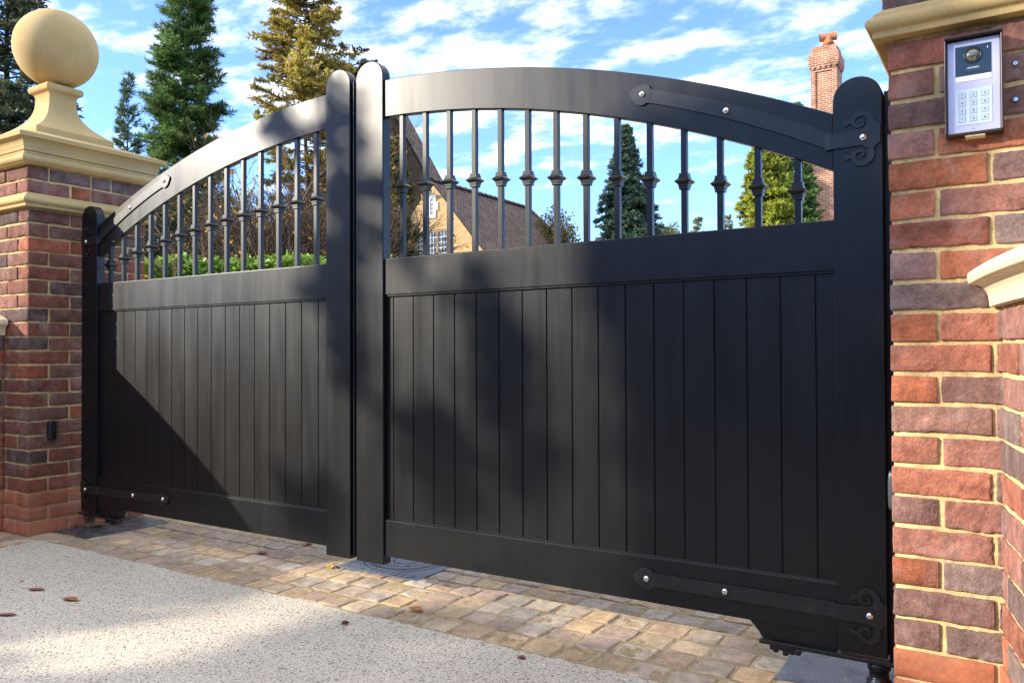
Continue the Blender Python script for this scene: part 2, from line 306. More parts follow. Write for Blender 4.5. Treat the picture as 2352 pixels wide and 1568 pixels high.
def brickwall_mat(name, c1, c2, mc, bw=0.225, bh=0.075, ms=0.010):
    m = bpy.data.materials.new(name); m.use_nodes = True; t = m.node_tree; b = t.nodes['Principled BSDF']; L = t.links.new
    uv = t.nodes.new('ShaderNodeUVMap'); k = t.nodes.new('ShaderNodeTexBrick'); L(uv.outputs[0], k.inputs['Vector'])
    k.inputs['Scale'].default_value = 1; k.inputs['Brick Width'].default_value = bw; k.inputs['Row Height'].default_value = bh; k.inputs['Mortar Size'].default_value = ms; k.inputs['Mortar Smooth'].default_value = 0.1
    k.inputs['Color1'].default_value = (*c1, 1); k.inputs['Color2'].default_value = (*c2, 1); k.inputs['Mortar'].default_value = (*mc, 1); k.inputs['Bias'].default_value = -0.1
    n = t.nodes.new('ShaderNodeTexNoise'); n.inputs['Scale'].default_value = 3; n.inputs['Detail'].default_value = 6; L(uv.outputs[0], n.inputs['Vector'])
    mr = t.nodes.new('ShaderNodeMapRange'); mr.inputs[1].default_value = 0.3; mr.inputs[2].default_value = 0.7; mr.inputs[3].default_value = 0.7; mr.inputs[4].default_value = 1.3; L(n.outputs['Fac'], mr.inputs[0])
    s = t.nodes.new('ShaderNodeVectorMath'); s.operation = 'SCALE'; L(k.outputs['Color'], s.inputs[0]); L(mr.outputs[0], s.inputs['Scale']); L(s.outputs[0], b.inputs['Base Color'])
    bb = t.nodes.new('ShaderNodeBump'); bb.invert = True; bb.inputs['Strength'].default_value = 0.8; bb.inputs['Distance'].default_value = 0.01; L(k.outputs['Fac'], bb.inputs['Height']); L(bb.outputs[0], b.inputs['Normal'])
    b.inputs['Roughness'].default_value = 0.9
    return m
M['housebrick'] = brickwall_mat('red_house_brick', (0.40, 0.13, 0.06), (0.26, 0.095, 0.055), (0.50, 0.42, 0.31))
M['tiles'] = brickwall_mat('clay_roof_tiles', (0.24, 0.15, 0.095), (0.14, 0.095, 0.07), (0.02, 0.016, 0.014), 0.165, 0.10, 0.014)
M['tile_red'] = brickwall_mat('orange_clay_tiles', (0.42, 0.17, 0.08), (0.30, 0.13, 0.07), (0.08, 0.04, 0.03), 0.165, 0.10, 0.010)
M['roughcast'] = mat('ochre_roughcast_render', (0.50, 0.33, 0.16), 0.95, 0.1, noise=[(9, 0.75, 1.25, 6), (45, 0.7, 1.3, 3)], bump=[(40, 1.0, 0.02)])
M['roughcast_shaded'] = mat('shaded_brown_roughcast', (0.15, 0.105, 0.075), 0.95, 0.1, noise=[(7, 0.7, 1.3, 6), (45, 0.7, 1.3, 3)], bump=[(40, 1.0, 0.02)])  # darker copy of the roughcast, shade put into its colour
M['ridge'] = mat('ridge_tile_clay', (0.16, 0.10, 0.075), 0.85, 0.2, noise=[(12, 0.6, 1.4, 4)])
M['winframe'] = mat('oak_window_frame', (0.30, 0.19, 0.11), 0.8, 0.3)
M['leading'] = mat('white_glazing_bar', (0.65, 0.66, 0.66), 0.6, 0.3)
M['pane'] = mat('dark_window_glass', (0.03, 0.045, 0.06), 0.05, 0.8)
M['whitepaint'] = mat('white_masonry_paint', (0.80, 0.79, 0.74), 0.8, 0.2)
M['terracotta'] = mat('terracotta', (0.50, 0.19, 0.09), 0.85, 0.2, noise=[(6, 0.8, 1.2, 4)])

# ------------------------------------------------------------------ ground, drive, setts
def sheet(name, poly, z, m, kind='structure'):
    mb = MB(); mb.add([(x, y, z) for x, y in poly], [tuple(range(len(poly)))]); o = mb.build(name, m); o['kind'] = kind; return o
GX0, GX1 = -4.25, -0.42     # drive between the border setts
sheet('ground', [(-400, -400), (400, -400), (400, 400), (-400, 400)], -0.030, M['earth'])
sheet('road', [(-60, -13), (60, -13), (60, -3.6), (-60, -3.6)], -0.024, M['asphalt'])
sheet('path', [(-5.4, -0.02), (0.9, -0.02), (0.9, 1.62), (-5.4, 1.62)], 0.0005, M['joint'])   # sand bed under the setts
sheet('border_bed', [(-5.6, -3.2), (-4.22, -3.2), (-4.22, -0.024), (-5.6, -0.024)], 0.0005, M['joint'])
sheet('border_bed', [(-0.45, -3.2), (0.9, -3.2), (0.9, -0.024), (-0.45, -0.024)], 0.0005, M['joint'])
# resin-bound drive with a slightly ragged edge against the setts
def drive():
    mb = MB(); top = []
    xs = np.arange(GX0, GX1+0.001, 0.006)
    for x in xs: top.append((x, 0.004*vnoise(np.array([[x*90, 3, 1]]))[0]+0.006*vnoise(np.array([[x*14, 8, 1]]))[0]))
    left = [(GX0+0.005*vnoise(np.array([[y*90, 3, 5]]))[0], y) for y in np.arange(-3.6, -0.01, 0.03)]
    right = [(GX1, -0.01), (GX1, -3.6)]
    poly = left+top+right
    n = len(poly); V = [(x, y, 0.003) for x, y in poly]+[(x, y, -0.03) for x, y in poly]
    mb.add(V, [tuple(range(n-1, -1, -1))]+[(i, (i+1) % n, n+(i+1) % n, n+i) for i in range(n)])
    o = mb.build('driveway', M['gravel']); o['kind'] = 'structure'
    mb = MB(); mb.box(-5.4, 0.9, 1.63, 27, -0.03, 0.003); o = mb.build('inner_driveway', M['gravel']); o['kind'] = 'structure'
drive()
SETTC = [(0.40, 0.28, 0.175), (0.36, 0.26, 0.18), (0.44, 0.32, 0.19), (0.33, 0.24, 0.175), (0.38, 0.28, 0.21), (0.41, 0.32, 0.22), (0.35, 0.275, 0.20), (0.45, 0.31, 0.17), (0.40, 0.33, 0.25)]
def sett(mb, x0, x1, y0, y1, seed, res=0.012, map=None, top=0.0035):
    r = np.random.default_rng(seed)
    L = x1-x0; Wd = y1-y0
    def lines(a): 
        k = max(3, int(a/res)); return np.concatenate([[0, 0, 0.0015, 0.006], np.linspace(0.006, a-0.006, k)[1:-1], [a-0.006, a-0.0015, a, a]])
    u = lines(L); v = lines(Wd); U, V = np.meshgrid(u, v, indexing='ij')
    du = np.minimum(U, L-U); dv = np.minimum(V, Wd-V); d = np.minimum(du, dv)
    z = np.where(d < 0.0005, -0.0025, np.where(d < 0.003, -0.0006, 0.0))
    i, j = np.indices(U.shape); edge = (i == 0) | (j == 0) | (i == U.shape[0]-1) | (j == U.shape[1]-1)
    # corner rounding and wavy outline
    cu = (U-L/2)/(L/2); cv = (V-Wd/2)/(Wd/2); k = 1-0.045*np.abs(cu*cv)**3
    so = seed*3.7
    wob = vnoise(np.stack([U*28+so, V*28, np.full_like(U, so)], -1)); wob2 = vnoise(np.stack([U*28+so, V*28, np.full_like(U, so+50)], -1))
    fall = np.clip(1-d/0.02, 0, 1)
    X = x0+L/2+(U-L/2)*k+wob*0.0045*fall; Y = y0+Wd/2+(V-Wd/2)*k+wob2*0.0045*fall
    ridges = fbm(np.stack([X*30+Y*10, Y*14, np.full_like(U, so)], -1), 3)*0.0030+np.floor(2.2*vnoise(np.stack([X*16, Y*16, np.full_like(U, so+9)], -1)))*0.0013
    Z = top+z+ridges*np.clip(d/0.01, 0, 1)+r.uniform(-0.002, 0.002)+(U-L/2)*r.uniform(-0.02, 0.02)+(V-Wd/2)*r.uniform(-0.02, 0.02)
    Z = np.where(edge, -0.02, Z)
    P = np.stack([X, Y, Z], -1).reshape(-1, 3)
    if map is not None: P = map(P)
    a, b = U.shape; idx = np.arange(a*b).reshape(a, b)
    F = np.stack([idx[:-1, :-1], idx[1:, :-1], idx[1:, 1:], idx[:-1, 1:]], -1).reshape(-1, 4)
    c = np.array(SETTC[r.integers(len(SETTC))])*r.uniform(0.85, 1.2)
    mb.add(P, F.tolist(), c)
def setts():
    mb = MB(); y = 0.012; row = 0; seed = 1
    while y < 1.5:
        wd = 0.106+rng.uniform(-0.004, 0.004); x = -5.3-rng.uniform(0, 0.1)
        while x < 0.75:
            ln = 0.106+rng.uniform(-0.016, 0.020)
            yy = y+rng.uniform(-0.003, 0.003)
            sett(mb, x, x+ln, yy, yy+wd+rng.uniform(-0.005, 0.004), seed, 0.010 if (y < 0.8) else 0.03); seed += 1
            x += ln+rng.uniform(0.009, 0.022)
        y += wd+rng.uniform(0.013, 0.018); row += 1
    for side in (0, 1):
        for k in range(4 if side == 0 else 3):
            yy = -0.012
            x1 = (GX0-0.008-k*0.118) if side == 0 else (GX1+0.008+(k+1)*0.118)
            while yy > -2.6:
                ln = 0.125+rng.uniform(-0.02, 0.02)
                sett(mb, x1-0.107, x1, yy-ln, yy, seed, 0.012 if side == 0 else 0.02); seed += 1
                yy -= ln+rng.uniform(0.006, 0.016)
    o = mb.build('paving', M['sett'], smooth=True); o['kind'] = 'structure'
setts()

# ------------------------------------------------------------------ handmade bricks
BC_L = [(0.24, 0.08, 0.05), (0.19, 0.07, 0.045), (0.17, 0.085, 0.06), (0.22, 0.075, 0.045), (0.18, 0.078, 0.055), (0.21, 0.09, 0.06), (0.145, 0.09, 0.075), (0.30, 0.09, 0.045), (0.19, 0.08, 0.055), (0.10, 0.06, 0.05)]
BC_old = [(0.24, 0.075, 0.045), (0.20, 0.065, 0.045), (0.15, 0.07, 0.06), (0.13, 0.085, 0.085), (0.27, 0.085, 0.05), (0.17, 0.075, 0.055), (0.12, 0.07, 0.065), (0.23, 0.09, 0.065)]
BC_R = [(0.29, 0.11, 0.07), (0.28, 0.125, 0.09), (0.21, 0.11, 0.085), (0.17, 0.115, 0.10), (0.33, 0.11, 0.055), (0.17, 0.095, 0.08), (0.29, 0.14, 0.11), (0.27, 0.095, 0.06), (0.25, 0.11, 0.08), (0.14, 0.09, 0.08), (0.24, 0.135, 0.115)]
PC = [(0.38, 0.13, 0.065), (0.35, 0.12, 0.06), (0.40, 0.145, 0.075)]
def brick(mb, fn, u0, u1, v0, v1, col, seed, res=0.012, depth=0.10, rr=0.0030, amp=0.0017, crease=0.0045, jit=0.003, ends=(True, True)):
    """box in (u, n, v); n = 0 is the face plane, n < 0 goes into the wall; fn maps to the world"""
    r = np.random.default_rng(seed)
    u0 += r.uniform(-jit, jit)*(0.0 if ends[0] == 'c' else 1); u1 += r.uniform(-jit, jit)*(0.0 if ends[1] == 'c' else 1); v0 += r.uniform(-jit, jit)*0.6; v1 += r.uniform(-jit, jit)*0.6
    lo = np.array([u0, -depth, v0]); hi = np.array([u1, 0.0+r.uniform(-1, 1)*jit*0.6, v1])
    def lines(a, b, rs):
        k = max(2, int((b-a-2*rr)/rs)+1); return np.concatenate([[a, a+0.35*rr], np.linspace(a+rr, b-rr, k), [b-0.35*rr, b]])
    Us = lines(u0, u1, res); Vs = lines(v0, v1, res); Ns = lines(lo[1], hi[1], max(res, 0.02))
    def patch(A, B, mk, flip):
        a, b = np.meshgrid(A, B, indexing='ij'); P = mk(a, b).reshape(-1, 3)
        q = np.clip(P, lo+rr, hi-rr); d = P-q; ln = np.linalg.norm(d, axis=1, keepdims=True)+1e-9; nd = d/ln; P2 = q+nd*rr
        so = seed*1.37
        w = fbm(P2*np.array([32, 32, 32])+so, 3)
        cr = np.abs(vnoise(P2*np.array([26, 26, 60])+so*2.1+w[:, None]*1.0)); cm = np.clip(vnoise(P2*9+so*0.7)+0.25, 0, 1)
        disp = amp*w-crease*np.clip(0.14-cr, 0, 1)/0.14*cm
        big = vnoise(P2*13+so+5)*amp*0.5
        P3 = P2+nd*(disp+big)[:, None]
        P3[:, 2] += vnoise(P2*np.array([14, 14, 3])+so+31)*amp*0.8
        em = 1-np.max(np.abs(nd), 1); chip = np.clip(vnoise(P2*48+so*1.9)-0.18, 0, 1)*em*0.022
        P3 = P3-nd*chip[:, None]
        X = fn(P3); i = np.arange(a.size).reshape(a.shape)
        F = np.stack([i[:-1, :-1], i[1:, :-1], i[1:, 1:], i[:-1, 1:]], -1).reshape(-1, 4)
        if flip: F = F[:, ::-1]
        mb.add(X, F.tolist(), col)
    patch(Us, Vs, lambda a, b: np.stack([a, np.full_like(a, hi[1]), b], -1), False)
    patch(Us, Ns, lambda a, b: np.stack([a, b, np.full_like(a, v1)], -1), True)
    patch(Us, Ns, lambda a, b: np.stack([a, b, np.full_like(a, v0)], -1), False)
    if ends[0]: patch(Ns, Vs, lambda a, b: np.stack([np.full_like(a, u0), a, b], -1), False)
    if ends[1]: patch(Ns, Vs, lambda a, b: np.stack([np.full_like(a, u1), a, b], -1), True)
def face_fn(o, du, dn):
    o = np.array(o, float); du = np.array(du, float); dn = np.array(dn, float)
    return lambda P: o+P[:, 0:1]*du+P[:, 1:2]*dn+P[:, 2:3]*np.array([0, 0, 1.0])
CO = 0.075
PW = 0.665
def pillar(x0, pal, res, label, seed, cams):
    """x0 = left side; front face at y = 0"""
    t = empty('gate_pillar', (x0+PW/2, PW/2, 0)); tag(t, label, 'gate pillar', 'stone capped brick gate pillars')
    def rows(mb, n0, n1, zb, e, pal, rough, mi=0):
        # four faces, pinwheel Flemish bond
        P = PW+2*e; faces = [face_fn((x0-e, -e, zb), (1, 0, 0), (0, -1, 0)), face_fn((x0+PW+e, -e, zb), (0, 1, 0), (1, 0, 0)),
                             face_fn((x0+PW+e, PW+e, zb), (-1, 0, 0), (0, 1, 0)), face_fn((x0-e, PW+e, zb), (0, -1, 0), (-1, 0, 0))]
        for k in range(n0, n1):
            A = (k % 2 == 0); s = P/0.665
            lay = [(0, 0.215), (0.225, 0.3275), (0.3375, 0.5525)]
            if not A: lay = [(0.1125, 0.3275), (0.3375, 0.44), (0.45, 0.665)]
            for fi, fn in enumerate(faces):
                rs = res if fi in cams else 0.05
                for q, (a, b) in enumerate(lay):
                    r = np.random.default_rng(seed+k*100+fi*10+q)
                    c = np.array(pal[r.integers(len(pal))])*r.uniform(0.85, 1.18)
                    corner0 = (A and q == 0); corner1 = ((not A) and q == 2)
                    ed = ('c' if corner0 else True, 'c' if corner1 else True)
                    if rough: brick(mb, fn, a*s, b*s, (k-n0)*CO+0.005, (k-n0)*CO+CO-0.005, c, seed*7+k*100+fi*10+q, rs, 0.1025*s, ends=ed)
                    else: brick(mb, fn, a*s, b*s, (k-n0)*CO+0.004, (k-n0)*CO+CO-0.004, c, seed*7+k*100+fi*10+q, max(rs, 0.02), 0.1025*s, 0.002, 0.0005, 0.0, 0.001, ends=ed)
    mb = MB(); rows(mb, 3, 23, 0.225, 0.0, pal, True); rows(mb, 24, 26, 1.802, 0.010, pal, True); mb.build('brickwork', M['brick'], t, True)
    mb = MB(); rows(mb, 0, 3, 0.0, 0.0, PC, False); mb.build('plinth', M['plinth'], t, True)
    mb = MB()
    def core(e, z0, z1):
        n = 60; zs = np.linspace(z0, z1, n)
        V = []; F = []; m = 12
        base = [(x0-e, -e), (x0+PW+e, -e), (x0+PW+e, PW+e), (x0-e, PW+e)]
        pts = []
        for i in range(4):
            a = base[i]; b = base[(i+1) % 4]
            for k in range(m): pts.append((a[0]+(b[0]-a[0])*k/m, a[1]+(b[1]-a[1])*k/m))
        N = len(pts)
        for z in zs:
            for x, y in pts: V.append((x, y, z))
        V = np.array(V); cen = np.array([x0+PW/2, PW/2]); d = unit(V[:, :2]-cen); V[:, :2] += d*(vnoise(V*30)*0.0015)[:, None]
        for i in range(n-1):
            for k in range(N): F.append((i*N+k, i*N+(k+1) % N, (i+1)*N+(k+1) % N, (i+1)*N+k))
        F.append(tuple(range((n-1)*N, n*N))); mb.add(V, F)
    core(-0.0060, 0.0, 1.74); core(0.004, 1.79, 1.955); mb.build('mortar', M['mortar'], t, True)
    mb = MB()
    roll = [(0.029+0.017*math.cos(a), 1.765+0.0175*math.sin(a)) for a in np.linspace(-1.2, 1.35, 9)]
    mb.ring(x0, x0+PW, 0, PW, [(-0.04, 1.7300), (0.030, 1.7300), (0.030, 1.746)]+roll+[(0.030, 1.790), (0.012, 1.806), (-0.04, 1.807)])
    mb.build('string_course', M['stone'], t, bevel=0.003)
    mb = MB()
    roll = [(0.038+0.021*math.cos(a), 1.980+0.021*math.sin(a)) for a in np.linspace(-1.3, 1.4, 10)]
    mb.ring(x0, x0+PW, 0, PW, [(-0.04, 1.951), (0.020, 1.951), (0.038, 1.954)]+roll+[(0.044, 2.003), (0.046, 2.0145), (-0.04, 2.0146)])
    mb.build('bed_mould', M['stone'], t, bevel=0.002)
    mb = MB()
    cy = [(0.053+0.030*(1-math.cos(a)), 2.040+0.040*math.sin(a)) for a in np.linspace(0, math.pi/2, 8)]
    mb.ring(x0, x0+PW, 0, PW, [(-0.04, 2.0175), (0.049, 2.0175), (0.051, 2.038)]+cy+[(0.087, 2.082), (0.088, 2.104), (-0.10, 2.166), (-0.2, 2.167)])
    mb.build('cap', M['stone'], t, bevel=0.003)
    cx, cyy = x0+PW/2-0.032, PW/2
    mb = MB(); a1, a2 = 0.223, 0.078
    prof = [(a1, 2.1595), (a1, 2.212)]
    for q in np.linspace(0, 1, 14)[1:]:
        prof.append((a2+(a1-a2)*(1-q)**2.6+0.0*q, 2.212+0.225*q))
    prof += [(0.082, 2.455), (0.088, 2.464), (0.098, 2.468), (0.104, 2.474), (0.107, 2.486), (0.104, 2.500), (0.098, 2.508), (0.05, 2.509)]
    V = []; F = []
    for e, z in prof: V += [(cx-e, cyy-e, z), (cx+e, cyy-e, z), (cx+e, cyy+e, z), (cx-e, cyy+e, z)]
    for i in range(len(prof)-1):
        for k in range(4): F.append((i*4+k, i*4+(k+1) % 4, (i+1)*4+(k+1) % 4, (i+1)*4+k))
    F.append((3, 2, 1, 0)); m = (len(prof)-1)*4; F.append((m, m+1, m+2, m+3)); mb.add(V, F)
    ped = mb.build('finial_pedestal', M['stone'], t, bevel=0.002)
    mb = MB(); R = 0.224; cz = 2.739
    prof = [(max(0.0008, R*math.sin(a)), cz-R*math.cos(a)) for a in np.linspace(0, math.pi, 49)]
    mb.lathe(prof, cx, cyy, 72); ball = mb.build('stone_ball', M['stone'], t, True)
    if 0 in cams and 1 not in cams:
        mb = MB(); mb.box(x0-0.050, x0+0.02, 0.315, 0.40, 0.09, 1.70); mb.box(x0-0.038, x0+0.02, 0.30, 0.3149, 0.09, 1.70); mb.build('gap_filler', M['plastic'], t, bevel=0.002)  # dark strip added to close the bright gap beside the hinge post
    return t
pillar(-4.39-PW, BC_L, 0.016, 'weathered brick gate pillar topped by a large sandstone ball, left end of the gates', 11, (0, 1))
pillar(-0.2705, BC_R, 0.0075, 'close brick gate pillar that carries the intercom keypad, right end of the gates', 23, (0,))

# ------------------------------------------------------------------ curved wing walls
def wing(side, x0, pal, res, label, seed):
    """starts at the pillar front at x0 and sweeps out towards the road; side = +1 right wall, -1 left wall"""
    t = empty('wing_wall', (x0, 0, 0)); tag(t, label, 'wall', 'curved brick wing walls')
    R0 = 4.5; th0 = rad(8.5)
    def mp(P):
        u = P[:, 0]; n = P[:, 1]
        th = th0+u/R0
        X = R0*(np.cos(th0)-np.cos(th)); Y = -R0*(np.sin(th)-np.sin(th0))
        nx = -np.cos(th); ny = -np.sin(th)*(-1)*(-1)
        # tangent (sin th, -cos th); normal towards the drive (-cos th, -sin th)
        X = X+n*(-np.cos(th)); Y = Y+n*(-np.sin(th))
        return np.stack([x0+side*X, Y, P[:, 2]], -1)
    Lw = 2.7
    class FM(MB):
        def add(s, V, F, col=None, mi=0, uv=None):
            if side < 0: F = [f[::-1] for f in F]
            super().add(V, F, col, mi, uv)
    for nm, k0, k1 in (('plinth', 0, 3), ('brickwork', 3, 14)):
        mb = FM()
        for k in range(k0, k1):
            u = 0.002; q = 0; first = True
            while u < Lw:
                ln = 0.1025 if (q+k) % 2 else 0.215
                if first and (k % 2): ln = 0.06
                r = np.random.default_rng(seed+k*97+q); c = np.array((PC if k < 3 else pal)[r.integers(len(PC if k < 3 else pal))])*r.uniform(0.85, 1.2)
                rs = res if u < 0.6 else 0.05
                fn = (lambda P: mp(P))
                z0 = k*CO; z1 = min(z0+CO-0.005, 1.056)
                if k >= 3: brick(mb, fn, u, u+ln, z0+0.005, z1, c, seed*5+k*97+q, rs, 0.05)
                else: brick(mb, fn, u, u+ln, z0+0.004, z0+CO-0.004, c, seed*5+k*97+q, 0.03, 0.05, 0.002, 0.0005, 0, 0.001)
                u += ln+0.010; q += 1; first = False
        mb.build(nm, M['plinth'] if k0 == 0 else M['brick'], t, True)
    mb = FM(); us = np.linspace(-0.0, Lw, 60); V = []
    prof = [(-0.006, 0), (-0.006, 1.056), (-0.22, 1.056), (-0.22, 0)]
    for u in us:
        for n, z in prof: V.append((u, n, z))
    V = mp(np.array(V)); F = []
    for i in range(59):
        for k in range(4): F.append((i*4+k, i*4+(k+1) % 4, (i+1)*4+(k+1) % 4, (i+1)*4+k))
    F.append((3, 2, 1, 0)); F.append((59*4, 59*4+1, 59*4+2, 59*4+3)); mb.add(V, F); mb.build('mortar', M['mortar'], t, True)
    mb = FM(); V = []
    prof = [(0.0, 1.0575), (0.018, 1.0575), (0.019, 1.070)]+[(0.052-0.032*math.cos(a), 1.074+0.036*math.sin(a)) for a in np.linspace(0.1, math.pi/2, 7)]+[(0.060, 1.113), (0.064, 1.124), (0.062, 1.138), (0.054, 1.143), (-0.11, 1.185), (-0.276, 1.143), (-0.284, 1.138), (-0.284, 1.115), (-0.24, 1.07), (-0.24, 1.0575)]
    m = len(prof)
    for u in us:
        for n, z in prof: V.append((u, n, z))
    V = mp(np.array(V)); F = []
    for i in range(59):
        for k in range(m): F.append((i*m+k, i*m+(k+1) % m, (i+1)*m+(k+1) % m, (i+1)*m+k))
    F.append(tuple(range(m))[::-1]); F.append(tuple(59*m+k for k in range(m))); mb.add(V, F)
    mb.build('coping', M['stone_pale'], t, bevel=0.002)
wing(-1, -4.636, BC_L, 0.014, 'low curved brick wall with stone coping meeting the ball topped left pillar', 31)
wing(+1, -0.040, BC_R, 0.007, 'low curved brick wall with pale stone coping below the intercom, right edge', 41)

# ------------------------------------------------------------------ the gates
G = 0.26                                   # front of the posts
XC, ZA, RT = -2.33, 2.064, 4.42            # arch centre line, apex, radius of the top edge
def arc_z(x, off=0.0): return ZA-RT+math.sqrt((RT-off)**2-(x-XC)**2)
def post(mb, x0, x1, z0, ztop, y0=G, y1=G+0.046):
    r = (x1-x0)/2; cz = ztop-r*0.95; cx = (x0+x1)/2
    poly = [(x0, z0), (x1, z0)]+[(cx+r*math.cos(a), cz+r*0.95*math.sin(a)) for a in np.linspace(0, math.pi, 25)]
    mb.prism(poly, y0, y1)
def disc(cx, cz, r, n=20): return [(cx+r*math.cos(2*math.pi*k/n), cz+r*math.sin(2*math.pi*k/n)) for k in range(n)]
def stroke(mb, pts, ws, y0, y1):
    P = [np.array(p, float) for p in pts]; A = []; B = []
    for i in range(len(P)):
        d = unit(P[min(i+1, len(P)-1)]-P[max(i-1, 0)]); n = np.array([-d[1], d[0]]); A.append(P[i]+n*ws[i]/2); B.append(P[i]-n*ws[i]/2)
    V = []
    for a, b in zip(A, B): V += [(a[0], y0, a[1]), (b[0], y0, b[1]), (b[0], y1, b[1]), (a[0], y1, a[1])]
    F = []
    for i in range(len(P)-1):
        for k in range(4): F.append((i*4+k, i*4+(k+1) % 4, (i+1)*4+(k+1) % 4, (i+1)*4+k))
    F.append((3, 2, 1, 0)); m = (len(P)-1)*4; F.append((m, m+1, m+2, m+3)); mb.add(V, F)
def bolt(parent, x, z, y):
    mb = MB(); R = 0.0105
    V = []; F = []; n = 16; prof = [(R, 0.0), (R*0.96, -0.0025), (R*0.75, -0.0052), (R*0.4, -0.0068), (0.0006, -0.0073)]
    for r, d in prof:
        for k in range(n): V.append((x+r*math.cos(2*math.pi*k/n), y+d, z+r*math.sin(2*math.pi*k/n)))
    for i in range(len(prof)-1):
        for k in range(n): F.append((i*n+k, i*n+(k+1) % n, (i+1)*n+(k+1) % n, (i+1)*n+k))
    mb.add(V, F); mb.build('bolt', M['bolt'], parent, True)
def strap(parent, sx, s, bz, head, mid, bendx, posty, raily):
    """hinge strap; s=+1: hinge on the right (post at larger x)"""
    mb = MB(); th = 0.006
    # scroll plate on the post around the bolt
    yo = posty-th
    k = 1.0
    pl = [(-0.045, -0.0225), (-0.004, -0.0215), (0.010, -0.030), (0.024, -0.036), (0.031, -0.030), (0.033, -0.024), (0.044, -0.019), (0.0445, 0.034), (0.036, 0.038), (0.032, 0.045), (0.022, 0.040), (0.006, 0.030), (-0.004, 0.0265), (-0.045, 0.0225), (-(abs(bendx-sx)), 0.0215), (-(abs(bendx-sx)), -0.0225)]
    poly = [(sx+s*x, bz+z) for x, z in pl]
    mb.prism(poly if s > 0 else poly[::-1], yo, posty-0.0003)
    for m in (1, -1):
        cx, cz = -0.008, (0.0465 if m > 0 else -0.050)
        pts = []; ws = []
        for i, a in enumerate(np.linspace(-35, 400, 44)):
            q = i/43; r = 0.0255*(1-q)**0.75+0.003; pts.append((sx+s*(cx+r*math.cos(rad(a))*1.02), bz+cz+m*r*math.sin(rad(a)))); ws.append(0.0155*(1-q)**1.1+0.0042)
        stroke(mb, pts, ws, yo+0.0006, posty-0.0005)
        b = (sx+s*(cx-0.0365), bz+cz+m*0.001); mb.prism([(b[0]+x, b[1]+z) for x, z in disc(0, 0, 0.0082)], yo+0.0009, posty-0.0006)
        stroke(mb, [(b[0], b[1]), (sx+s*(cx-0.022), bz+cz+m*0.002)], [0.009, 0.011], yo+0.0012, posty-0.0007)
    # the bar along the rail
    bx = bendx; p0 = np.array([bx, bz]); p1 = np.array(head); pm = np.array(mid)
    hd = unit(p1-p0); ln = np.linalg.norm(p1-p0)
    pts = []
    for q in np.linspace(0, 1, 12):
        b = (1-q)**2*p0+2*q*(1-q)*(2*pm-0.5*p0-0.5*p1)+q*q*p1
        pts.append(b)
    stroke(mb, pts[:-1]+[pts[-1]-hd*0.02], [0.044]*12, raily-th, raily-0.0004)
    # bend piece stepping from rail to post
    V = []
    for (x, y) in ((bx+s*0.004, yo+0.0002), (bx-s*0.016, raily-th-0.0004), (bx-s*0.016, raily-0.001), (bx+s*0.004, posty-0.001)):
        V += [(x, y, bz-0.0222), (x, y, bz+0.0215)]
    mb.add(V, [(0, 2, 3, 1), (2, 4, 5, 3), (4, 6, 7, 5), (6, 0, 1, 7), (0, 6, 4, 2), (1, 3, 5, 7)])
    # spade head
    d = unit(pts[-1]-pts[-3]); n = np.array([-d[1], d[0]])
    hp = [(-0.036, 0.022), (-0.026, 0.024), (-0.022, 0.030), (-0.012, 0.0345), (0.002, 0.0345), (0.016, 0.029), (0.030, 0.017), (0.040, 0.006), (0.044, 0.0), (0.040, -0.006), (0.030, -0.017), (0.016, -0.029), (0.002, -0.0345), (-0.012, -0.0345), (-0.022, -0.030), (-0.026, -0.024), (-0.036, -0.022)]
    poly = [tuple(p1+d*a+n*b) for a, b in hp]; mb.prism(poly, raily-th-0.0006, raily-0.0006)
    st = mb.build('hinge_strap', M['strap'], parent, bevel=0.0012)
    bolt(st, sx, bz, yo); bolt(st, *pts[6], raily-th); bolt(st, p1[0]-d[0]*0.004, p1[1], raily-th-0.0006)
